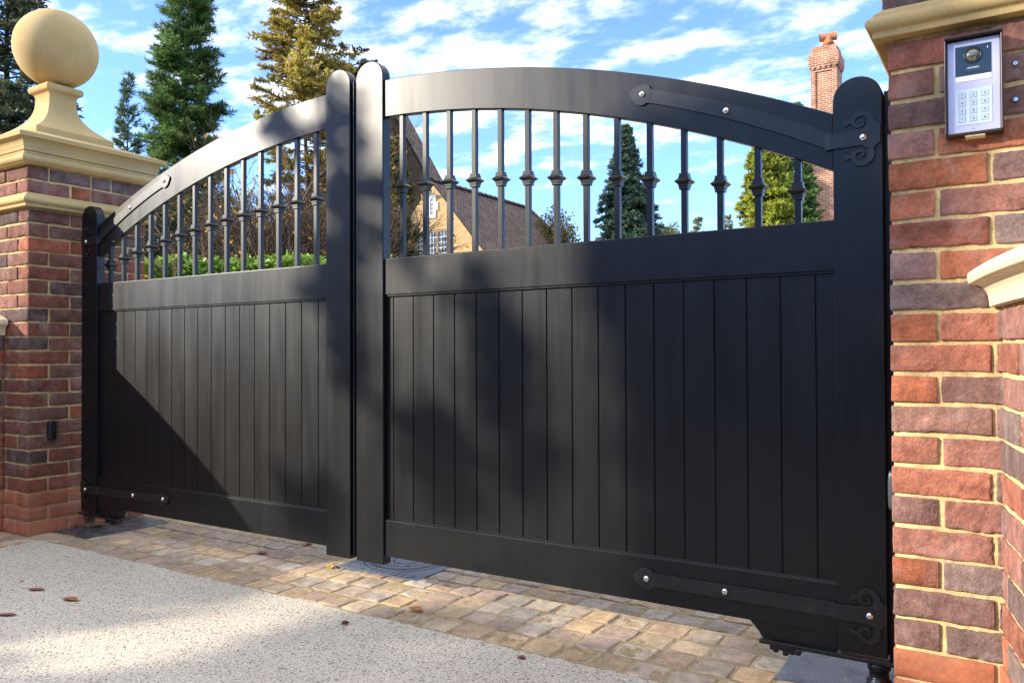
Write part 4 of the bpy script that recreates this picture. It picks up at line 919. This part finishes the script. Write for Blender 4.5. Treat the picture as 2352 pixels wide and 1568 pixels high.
for k, (px, d, cz, rx, rz, lb) in enumerate(((470, 24, 3.4, 2.2, 2.6, 'bushy dark green shrub behind the hedge at the foot of the tall green conifer'), (610, 26, 3.2, 2.3, 2.8, 'dark tangled shrub behind the bare trees at the middle of the left leaf'), (760, 27, 3.0, 2.4, 2.6, 'dim brown and green shrub behind the left meeting post'), (370, 22, 3.0, 1.6, 2.3, 'dark green bush right behind the left pillar above the hedge'))):
    blob_tree('shrub', px, d, cz, rx, rz, lb, 'shrub', (0.03, 0.05, 0.02), (0.28, 0.17, 0.04), 0.12, 7000, 0.14, 30+k, group=TG)
bare_tree('bare_tree', 690, 16, 5.9, 0.30, 'many stemmed bare tree with few yellow leaves behind the left gate leaf, near the middle', 3, nleaf=240, group='bare trees behind the hedge', stems=8, depth=5)
bare_tree('bare_tree', 600, 18, 5.9, 0.34, 'bare twiggy tree with russet leaves behind the middle of the left leaf', 4, nleaf=260, group='bare trees behind the hedge', stems=7)
bare_tree('bare_tree', 520, 15, 3.9, 0.40, 'low bare shrub with yellowing leaves behind the left part of the left leaf', 9, nleaf=260, group='bare trees behind the hedge', stems=6, depth=4)
bare_tree('bare_tree', 745, 19, 5.8, 0.22, 'bare twiggy tree partly hidden behind the left meeting post', 17, nleaf=160, group='bare trees behind the hedge', stems=7)
conifer('blue_cypress_tree', 1443, 27, z_at(270, 27), [(0, 1.7), (0.45, 1.45), (0.65, 1.0), (0.85, 0.5), (1, 0.06)], 'blue-green pointed conifer seen through the balusters of the right leaf', base=(0.09, 0.15, 0.115), alt=(0.19, 0.24, 0.11), pa=0.25, nb=420, nl=14, ll=0.14, lw=0.05, upt=0.35, droop=-0.35, seed=21, trunk=0.1, group=TG, clump=0.25, vis=3.5)
blob_tree('round_tree', 1280, 30, 4.4, 1.05, 1.75, 'rounded olive bush at the right end of the brown tiled roof', 'tree', (0.16, 0.17, 0.04), (0.32, 0.18, 0.07), 0.3, 11000, 0.11, 41, group=TG, dens=1.3)
blob_tree('golden_bush', 1540, 32, 4.3, 0.62, 2.1, 'small rounded golden conifer just right of the blue-green one', 'conifer', (0.42, 0.40, 0.09), (0.22, 0.26, 0.06), 0.3, 5000, 0.10, 42, group=TG, dens=0.9)
conifer('young_pine_tree', 1608, 34, z_at(480, 34), [(0, 0.9), (0.7, 0.6), (1, 0.08)], 'pale thin young conifer in the middle of the low row of treetops', base=(0.26, 0.30, 0.12), alt=(0.36, 0.33, 0.15), pa=0.3, nb=90, nl=9, ll=0.12, lw=0.04, upt=0.6, seed=43, trunk=0.05, group=TG, vis=4)
conifer('young_pine_tree', 1668, 34, z_at(478, 34), [(0, 0.7), (0.7, 0.4), (1, 0.06)], 'pale thin young conifer next to the large golden conifer', base=(0.26, 0.30, 0.12), alt=(0.36, 0.33, 0.15), pa=0.3, nb=80, nl=9, ll=0.12, lw=0.04, upt=0.6, seed=44, trunk=0.05, group=TG, vis=4)
conifer('golden_cypress_tree', 1775, 22, z_at(232, 22), [(0, 1.15), (0.4, 1.05), (0.6, 0.85), (0.8, 0.5), (1, 0.06)], 'large yellow-green conifer beside the brick house, right of the gate middle', base=(0.42, 0.42, 0.06), alt=(0.20, 0.27, 0.04), pa=0.35, nb=520, nl=15, ll=0.14, lw=0.055, upt=0.3, droop=-0.3, seed=46, trunk=0.1, group=TG, clump=0.2, vis=2.5)
conifer('green_cypress_tree', 1838, 24, z_at(222, 24), [(0, 1.1), (0.4, 0.95), (0.7, 0.5), (1, 0.05)], 'darker green conifer squeezed between the golden one and the brick wall', base=(0.11, 0.20, 0.06), alt=(0.2, 0.28, 0.09), pa=0.3, nb=330, nl=13, ll=0.14, lw=0.05, upt=0.5, droop=-0.2, seed=47, trunk=0.08, group=TG, clump=0.2, vis=3)
def hedge():
    r = np.random.default_rng(77); fol = MB(); D0 = 14.0; top = z_at(572, D0)
    t = empty('laurel_hedge', tuple(ground_at(560, D0))); tag(t, 'bright green laurel hedge seen through the balusters of the left leaf', 'hedge')
    n = 16000; px = r.uniform(230, 900, n); dd = D0+r.uniform(0, 0.9, n)**1.0; zz = top+0.10*vnoise(np.stack([px*0.05, dd*2, px*0], -1))-np.where(r.random(n) < 0.6, r.uniform(0, 0.7, n)**1.5, r.uniform(0, 2.3, n))
    zz = np.maximum(zz, 0.1)
    P = np.stack([CAMP[0]+(FW[0]+RX[0]*(px-1176)/FPX)*dd, CAMP[1]+(FW[1]+RX[1]*(px-1176)/FPX)*dd, zz], -1)
    D = unit(r.normal(0, 1, (n, 3))*np.array([1, 1, 0.6])+np.array([0.1, -0.5, 0.25])); Nn = unit(r.normal(0, 0.6, (n, 3))+np.array([0, -0.3, 0.9]))
    quads(fol, P, D, Nn, r.uniform(0.09, 0.16, n), r.uniform(0.045, 0.07, n), cols(n, (0.19, 0.33, 0.04), 0.45, r, (0.38, 0.48, 0.09), 0.3))
    fol.build('foliage', M['glossleaf'], t)
    mb = MB()
    for k in range(14):
        g = ground_at(250+k*48, D0+0.5); mb.tube([g, g+np.array([0.05, 0, top-0.5])], [0.03, 0.012], 5)
    mb.build('stems', M['bark'], t)
hedge()

# ------------------------------------------------------------------ ochre gabled house
def house():
    Yh = 18.0; ax, az_ = -15.817, 6.40; hw = 3.25; ze = 2.75
    t = empty('gabled_house', (ax, Yh, 0)); tag(t, 'ochre roughcast house with a steep brown tiled roof and gable window', 'house')
    def verge(side):   # side -1 left, +1 right; gable outline with a slight sprocket at the foot
        return [(0, az_), (0.45*side, az_-0.50), (1.6*side, az_-1.86), (2.25*side, az_-2.58), (2.8*side, az_-3.1), (hw*side, ze)]
    Lv = [(ax+x, z) for x, z in verge(-1)]; Rv = [(ax+x, z) for x, z in verge(1)]
    mb = MB(); poly = [(ax-hw+0.1, 0)]+[(ax+hw-0.1, 0)]+[(x, z) for x, z in Rv[::-1]]+[(x, z) for x, z in Lv[1:]]
    mb.prism(poly, Yh, Yh+0.35); mb.box(ax-hw+0.1, ax-hw+0.35, Yh+0.351, 24.3, 0, ze); mb.box(ax+hw-0.35, ax+hw-0.1, Yh+0.351, 24.3, 0, ze); mb.build('wall', M['roughcast'], t)
    # roof slopes with a half hip at the far end; UVs in metres
    Yr = 23.9; Ye = 25.6
    for s in (-1, 1):
        mb = MB(); vg = verge(s); V = []; F = []; UV = []
        d = 0.0; ds = [0]
        for i in range(1, len(vg)): d += math.hypot(vg[i][0]-vg[i-1][0], vg[i][1]-vg[i-1][1]); ds.append(d)
        for i, (x, z) in enumerate(vg):
            yend = Yr+(Ye-Yr)*(az_-z)/(az_-ze)
            for off in (0.07, 0.0): V += [(ax+x, Yh-0.03, z+off), (ax+x, yend, z+off)]
        for i in range(len(vg)-1):
            a = i*4; b = a+4; y0_, y1_ = 0, 7.0
            e0 = V[a+1][1]-Yh; e1 = V[b+1][1]-Yh
            F.append((a, b, b+1, a+1) if s > 0 else (a+1, b+1, b, a)); q = [(0, -ds[i]), (0, -ds[i+1]), (e1, -ds[i+1]), (e0, -ds[i])]; UV.append(q if s > 0 else q[::-1])
            F.append((a+2, b+2, b+3, a+3) if s < 0 else (a+3, b+3, b+2, a+2)); UV.append([(0, 0)]*4)
            F.append((a, a+2, b+2, b)); UV.append([(0, 0)]*4)
        mb.add(V, F, None, 0, UV); mb.build('roof_slope', M['tiles'], t)
    mb = MB(); V = [(ax, Yr, az_+0.07), (ax-hw, Ye, ze+0.07), (ax+hw, Ye, ze+0.07)]; mb.add(V, [(0, 2, 1)], None, 0, [[(0, 0), (hw, -4.7), (-hw, -4.7)]]); mb.build('roof_hip', M['tiles'], t)
    mb = MB(); y = Yh-0.03
    while y < Yr-0.02:
        n = 8; V = []; F = []
        for yy, rr_ in ((y, 0.125), (y+0.03, 0.11), (y+0.30, 0.105)):
            for k in range(n+1): a = math.pi*k/n; V.append((ax+rr_*math.cos(a), yy, az_+0.055+rr_*0.8*math.sin(a)))
        for i in range(2):
            for k in range(n): F.append((i*(n+1)+k, i*(n+1)+k+1, (i+1)*(n+1)+k+1, (i+1)*(n+1)+k))
        mb.add(V, F); y += 0.305
    for s in (-1, 1):
        for k in range(14):
            q0, q1 = k/14, (k+0.97)/14; a = np.array([ax+s*hw*q0, Yr+(Ye-Yr)*q0, az_+(ze-az_)*q0+0.09]); b = np.array([ax+s*hw*q1, Yr+(Ye-Yr)*q1, az_+(ze-az_)*q1+0.09]); mb.tube([a, b], [0.09, 0.075], 7)
    mb.build('ridge_tiles', M['ridge'], t, True)
    def casement(x0, x1, z0, z1, lights, cx_, rz_):
        mb = MB(); f = 0.07
        mb.box(x0, x1, Yh-0.05, Yh+0.02, z1-f, z1); mb.box(x0-0.05, x1+0.05, Yh-0.08, Yh+0.02, z0-0.02, z0+f)
        w = (x1-x0)/lights
        for i in range(lights+1): xx = x0+i*w; mb.box(max(x0, xx-f/2), min(x1, xx+f/2), Yh-0.049, Yh+0.02, z0+f, z1-f)
        fr = mb.build('window', M['winframe'], t)
        mb = MB(); mb.box(x0+0.01, x1-0.01, Yh-0.018, Yh-0.010, z0+f, z1-f); mb.build('pane', M['pane'], fr)
        mb = MB()
        for i in range(lights):
            a = x0+i*w+f/2; b = x0+(i+1)*w-f/2
            for k in range(0, cx_+1): x = a+(b-a)*k/cx_; mb.box(x-0.009, x+0.009, Yh-0.034, Yh-0.020, z0+f, z1-f)
            for k in range(0, rz_+1): z = z0+f+(z1-z0-2*f)*k/rz_; mb.box(a, b, Yh-0.030, Yh-0.019, z-0.009, z+0.009)
        mb.build('glazing_bars', M['leading'], fr)
    casement(-16.385, -15.13, 3.35, 4.86, 3, 3, 8)
    mb = MB(); x0, x1, z0, z1 = -15.835, -15.725, 5.36, 5.87
    mb.box(x0-0.11, x1+0.11, Yh-0.04, Yh+0.02, z1, z1+0.11); mb.box(x0-0.11, x1+0.11, Yh-0.04, Yh+0.02, z0-0.12, z0)
    for a, b in ((x0-0.11, x0), (x1, x1+0.11)): mb.box(a, b, Yh-0.039, Yh+0.02, z0, z1)
    mb.box(x0-0.20, x0-0.1101, Yh-0.038, Yh+0.02, z0+0.13, z0+0.38); mb.box(x1+0.1101, x1+0.20, Yh-0.038, Yh+0.02, z0+0.13, z0+0.38)
    sw = mb.build('slit_window', M['whitepaint'], t); mb = MB(); mb.box(x0, x1, Yh-0.012, Yh+0.01, z0, z1); mb.build('pane', M['pane'], sw)
    mb = MB()
    for k in range(1, 4): z = z0+(z1-z0)*k/4; mb.box(x0, x1, Yh-0.022, Yh-0.013, z-0.008, z+0.008)
    mb.box((x0+x1)/2-0.006, (x0+x1)/2+0.006, Yh-0.0225, Yh-0.0128, z0, z1)
    mb.build('glazing_bars', M['leading'], sw)
    # taller main block behind, its shade put into the wall colour
    ax2, az2, Y2 = -21.0, 12.1, 20.6
    mb = MB(); poly = [(ax2-3.6, 0), (ax2+3.75, 0), (ax2+3.75, 6.1), (ax2, az2), (ax2-3.6, 6.1)]; mb.prism(poly, Y2, Y2+0.8); mb.build('main_block', M['roughcast_shaded'], t)
    for s in (-1, 1):
        mb = MB(); V = [(ax2, Y2-0.05, az2+0.08), (ax2+s*3.95, Y2-0.05, 5.85), (ax2+s*3.95, Y2+0.85, 5.85), (ax2, Y2+0.85, az2+0.08), (ax2, Y2-0.05, az2-0.02), (ax2+s*3.95, Y2-0.05, 5.75)]
        mb.add(V, [(0, 1, 2, 3), (0, 4, 5, 1)], None, 0, [[(0, 0), (0, -7.4), (0.9, -7.4), (0.9, 0)], [(0, 0)]*4]); mb.build('main_roof', M['tiles'], t)
house()

# ------------------------------------------------------------------ brick house with tall chimney
def brickhouse():
    Y = 28.0; t = empty('brick_house', (-5.8, Y, 0)); tag(t, 'red brick house with a tall panelled chimney stack behind the right hinge post', 'house')
    mb = MB(); mb.box(-6.59, 3.5, Y+0.1, Y+9, 0, 7.6); mb.box(-6.59, -5.10, Y-0.0, Y+0.099, 0, 8.3); mb.build('wall', M['housebrick'], t)
    mb = MB(); x0, x1, y0, y1, ze, zr = -6.55, 3.8, Y+0.45, Y+9.3, 7.6, 10.3
    V = [(x0, y0, ze), (x1, y0, ze), (x1, y1, ze), (x0, y1, ze), (x0+3.5, (y0+y1)/2, zr), (x1-3.5, (y0+y1)/2, zr)]
    mb.add(V, [(0, 1, 5, 4), (2, 3, 4, 5), (3, 0, 4), (1, 2, 5), (3, 2, 1, 0)], None, 0, [[(x0, 0), (x1, 0), (x1-3.5, 5.2), (x0+3.5, 5.2)], [(x1, 0), (x0, 0), (x0+3.5, 5.2), (x1-3.5, 5.2)], [(0, 0), (8.8, 0), (4.4, 4.4)], [(0, 0), (8.8, 0), (4.4, 4.4)], [(0, 0)]*4])
    mb.build('roof', M['tile_red'], t)
    mb = MB(); a, b = -6.255, -5.365; d = 0.95; ya = Y-0.02
    mb.box(a, b, ya, ya+d, 8.3, 11.16)
    # raised borders leave a recessed panel on the front
    p = 0.045; bd = 0.16
    mb.box(a, a+bd, ya-p, ya-0.0005, 8.3, 11.16); mb.box(b-bd, b, ya-p, ya-0.0005, 8.3, 11.16); mb.box(a+bd+0.0005, b-bd-0.0005, ya-p, ya-0.0005, 10.99, 11.16)
    for k in range(5): xx = a+0.03+k*(b-a-0.06-0.1)/4; mb.box(xx, xx+0.1, ya-p-0.05, ya-p-0.001, 11.09, 11.16)
    for k in range(4): yy = ya+0.08+k*0.22; mb.box(b+0.001, b+0.05, yy, yy+0.1, 11.09, 11.16)
    for z0, z1, e in ((11.161, 11.235, 0.045), (11.2355, 11.31, 0.065), (11.3105, 11.60, 0.075)): mb.box(a-e, b+e, ya-p-e, ya+d+e, z0, z1)
    n = 4
    V = []
    for e, z in ((0.075, 11.6005), (-0.02, 11.72)): V += [(a-e, ya-p-e, z), (b+e, ya-p-e, z), (b+e, ya+d+e, z), (a-e, ya+d+e, z)]
    mb.add(V, [(k, (k+1) % 4, 4+(k+1) % 4, 4+k) for k in range(4)]+[(4, 5, 6, 7)], None, 0, [[(0, 0), (0.9, 0), (0.9, 0.15), (0, 0.15)]]*4+[[(0, 0)]*4])
    mb.box(a+0.02, b-0.02, ya-p+0.02, ya+d-0.02, 11.7205, 11.90)
    ch = mb.build('chimney', M['housebrick'], t)
    mb = MB(); cx, cy = (a+b)/2+0.09, ya+0.35
    mb.lathe([(0.205, 11.88), (0.20, 12.06), (0.215, 12.065), (0.215, 12.09), (0.17, 12.10), (0.155, 12.20), (0.15, 12.32)], cx, cy, 24)
    mb.tube([(cx-0.27, cy-0.10, 12.30), (cx, cy-0.01, 12.32), (cx+0.27, cy+0.08, 12.34)], [0.15, 0.135, 0.15], 20, caps=False)
    mb.build('chimney_pot', M['terracotta'], ch, True)
    mb = MB(); mb.tube([(cx-0.262, cy-0.098, 12.30), (cx-0.20, cy-0.07, 12.305)], [0.125, 0.12], 16); mb.build('pot_bore', M['groove'], ch, True); mb = MB(); mb.tube([(cx+0.20, cy+0.06, 12.335), (cx+0.262, cy+0.077, 12.34)], [0.12, 0.125], 16); mb.build('pot_bore', M['groove'], ch, True)
    s = empty('security_camera', (-6.26, Y-0.1, 6.05)); tag(s, 'small dark security camera on the brick wall behind the last baluster', 'camera')
    mb = MB(); mb.tube([(-6.26, Y, 6.05), (-6.26, Y-0.10, 6.05)], [0.03, 0.025], 10); mb.build('bracket', M['plastic'], s)
    mb = MB(); mb.tube([(-6.29, Y-0.06, 6.07), (-6.24, Y-0.20, 6.02)], [0.07, 0.075], 14); mb.build('body', M['plastic'], s, True)
    # dark rainwater hopper at the wall corner
    mb = MB(); mb.prism([(-6.78, 7.35), (-6.62, 7.35), (-6.58, 7.62), (-6.82, 7.62)], Y-0.12, Y+0.08); h = mb.build('rain_hopper', M['plastic'], t)
    mb = MB(); mb.tube([(-6.70, Y-0.02, 7.35), (-6.70, Y-0.02, 0)], [0.045, 0.045], 10); mb.build('downpipe', M['plastic'], t)
brickhouse()
def outbuilding():
    t = empty('outbuilding', (-8.0, 20, 0)); tag(t, 'low outbuilding whose orange tiled ridge just shows above the middle rail', 'outbuilding')
    mb = MB(); mb.box(-8.6, -6.0, 20.6, 23.4, 0, 3.4); mb.build('wall', M['housebrick'], t)
    mb = MB(); V = [(-8.7, 20.3, 3.35), (-5.9, 20.3, 3.35), (-5.9, 22, 4.62), (-8.7, 22, 4.62), (-5.9, 23.7, 3.35), (-8.7, 23.7, 3.35)]
    mb.add(V, [(0, 1, 2, 3), (3, 2, 4, 5), (0, 3, 5), (1, 4, 2)], None, 0, [[(0, 0), (2.8, 0), (2.8, 2.1), (0, 2.1)], [(0, 2.1), (2.8, 2.1), (2.8, 0), (0, 0)], [(0, 0)]*3, [(0, 0)]*3]); mb.build('roof', M['tile_red'], t)
outbuilding()

# ------------------------------------------------------------------ unseen trees behind the viewpoint, crowns cut to throw the wanted dappled shade
def inpoly(x, y, poly):
    c = np.zeros(x.shape, bool); n = len(poly); j = n-1
    for i in range(n):
        xi, yi = poly[i]; xj, yj = poly[j]
        c ^= ((yi > y) != (yj > y)) & (x < (xj-xi)*(y-yi)/(yj-yi+1e-12)+xi); j = i
    return c
def ray(u, v): return FW*FPX+RX*(u-1176)-UP*(v-784)
def pg(pts, plane):
    out = []
    for u, v in pts:
        d = ray(u, v)
        if plane == 'z': p = CAMP+d*(-HC/d[2]); out.append((p[0], p[1]))
        else: p = CAMP+d*((plane+DC)/d[1]); out.append((p[0], p[2]))
    return out
SH_GATE = [pg(p, G) for p in (
    [(592, 180), (640, 175), (652, 340), (612, 345)], [(716, 170), (765, 150), (790, 330), (722, 345)],
    [(775, 200), (800, 200), (818, 330), (818, 640), (796, 660), (768, 560), (762, 380)], [(704, 560), (762, 560), (800, 660), (818, 760), (822, 930), (796, 900), (750, 720), (712, 660)],
    [(640, 1085), (700, 1070), (752, 1120), (752, 1215), (660, 1210)],
    [(1058, 600), (1150, 600), (1180, 860), (1235, 1100), (1150, 1120), (1120, 930), (1062, 800)],
    [(905, 960), (1010, 950), (1060, 1040), (1080, 1180), (1010, 1170), (950, 1080)], [(880, 380), (960, 380), (960, 590), (890, 600)],
    [(1362, 590), (1420, 300), (2040, 200), (2040, 1560), (1500, 1420), (1460, 1150), (1430, 900), (1385, 760)])]
SH_PIL = [pg([(1990, -20), (2180, -20), (2230, 330), (2195, 430), (2130, 600), (2090, 780), (2065, 860), (2030, 900), (1990, 600)], 0.0)]
LIT_GR = [pg(p, 'z') for p in (
    [(-60, 1425), (330, 1430), (510, 1388), (575, 1338), (630, 1308), (960, 1328), (1150, 1382), (1030, 1402), (900, 1408), (790, 1435), (700, 1468), (510, 1515), (300, 1552), (-60, 1590)],
    [(790, 1522), (940, 1464), (1080, 1444), (1190, 1456), (1080, 1510), (900, 1535)], [(1210, 1435), (1280, 1386), (1330, 1378), (1590, 1428), (1500, 1460), (1390, 1458), (1310, 1482)])]
def unseen_planting():
    r = np.random.default_rng(99)
    e1 = unit(np.cross(SUN, [0, 0, 1.0])); e2 = np.cross(e1, SUN)
    N = 90000
    # random points of the crowns, in sun-plane coordinates and distance along the sun's direction
    a = r.uniform(-7.0, 4.5, N); b = r.uniform(-1.6, 2.6, N); tt = r.uniform(11.0, 14.0, N)
    O = np.array([-2.3, 0.2, 0.6]); P = O+e1*a[:, None]+e2*b[:, None]+SUN*tt[:, None]
    # where the sun's ray through each point meets the gate plane, the pillar plane and the ground
    tg = (P[:, 1]-G)/SUN[1]; Hx = P[:, 0]-SUN[0]*tg; Hz = P[:, 2]-SUN[2]*tg
    tp = (P[:, 1]-0.0)/SUN[1]; Px = P[:, 0]-SUN[0]*tp; Pz = P[:, 2]-SUN[2]*tp
    t0 = P[:, 2]/SUN[2]; Gx = P[:, 0]-SUN[0]*t0; Gy = P[:, 1]-SUN[1]*t0
    keep = np.zeros(N, bool)  # leaves are kept only where their shade is wanted
    ongate = Hz > 0.05; onp = (Px > -0.3) & (Pz > 0)
    for q in SH_GATE: keep |= ongate & ~onp & inpoly(Hx, Hz, q)
    for q in SH_PIL: keep |= onp & inpoly(Px, Pz, q)
    gr = ~ongate & (Gy < 0.3) & (Gx < 1.2) & (Gx > -7)
    lit = np.zeros(N, bool)
    for q in LIT_GR: lit |= gr & inpoly(Gx, Gy, q)
    half = (Gx > -1.35) & (r.random(N) > 0.38)
    keep |= gr & ~lit & ~half & ~((Px > -0.3) & (Pz > 0))
    P = P[keep]; e1c = a[keep]
    print('street leaves', len(P))
    cuts = np.quantile(e1c, [0, 0.34, 0.67, 1.0])
    for k, lb in enumerate(('unseen tree with its crown cut to the wanted shade, farthest left of three', 'unseen tree with its crown cut to the wanted shade, middle of three', 'unseen tree with its crown cut to the wanted shade, nearest right of three')):
        s = (e1c >= cuts[k]) & (e1c <= cuts[k+1]); Q = P[s]; n = len(Q); cen = Q.mean(0)
        t = empty('shade_tree', (cen[0], cen[1], 0)); tag(t, lb, 'tree', 'unseen trees shaped to shade the drive')
        fol = MB(); quads(fol, Q, unit(r.normal(0, 1, (n, 3))), unit(SUN+r.normal(0, 0.5, (n, 3))), r.uniform(0.10, 0.15, n), r.uniform(0.07, 0.10, n), cols(n, (0.07, 0.09, 0.02), 0.4, r, (0.2, 0.12, 0.03), 0.3)); fol.build('crown', M['leaf'], t)
        mb = MB(); mb.tube([(cen[0], cen[1], -0.05), (cen[0]+0.1, cen[1], 1.8), (cen[0], cen[1], cen[2]-0.3)], [0.10, 0.08, 0.05], 8); mb.build('trunk', M['bark'], t, True)
    wd = MB(); n = 30000; X = r.uniform(-60, 35, n); Yy = -17+r.normal(0, 1.2, n); top = 3.6+1.0*vnoise(np.stack([X*0.25, X*0, X*0], -1)); Z = r.uniform(0, 1, n)**0.7*top  # unseen tree line, added to darken what the gates reflect
    quads(wd, np.stack([X, Yy, Z], -1), unit(r.normal(0, 1, (n, 3))), unit(r.normal(0, 0.6, (n, 3))+np.array([0, 1, 0.3])), r.uniform(0.4, 0.7, n), r.uniform(0.3, 0.5, n), cols(n, (0.035, 0.05, 0.02), 0.4, r))
    o = wd.build('woodland', M['leaf']); tag(o, 'unseen belt of dark trees across the road, added for the gates to reflect', 'woodland', None, 'stuff')
    # unseen hedge across the road, added to darken the gate reflections
    n = 14000; X = r.uniform(-34, 22, n); Yy = -14.3-r.uniform(0, 1.0, n); Z = r.uniform(0, 1, n)**0.6*2.6+0.15*vnoise(np.stack([X, Yy, X*0], -1))
    t = empty('far_hedge', (-6, -14.8, 0)); tag(t, 'unseen dark evergreen hedge across the road, added for the gates to reflect', 'hedge')
    fol = MB(); quads(fol, np.stack([X, Yy, Z], -1), unit(r.normal(0, 1, (n, 3))), unit(r.normal(0, 0.5, (n, 3))+np.array([0, 1, 0.3])), r.uniform(0.25, 0.4, n), r.uniform(0.2, 0.3, n), cols(n, (0.03, 0.05, 0.018), 0.4, r)); fol.build('foliage', M['leaf'], t)
unseen_planting()
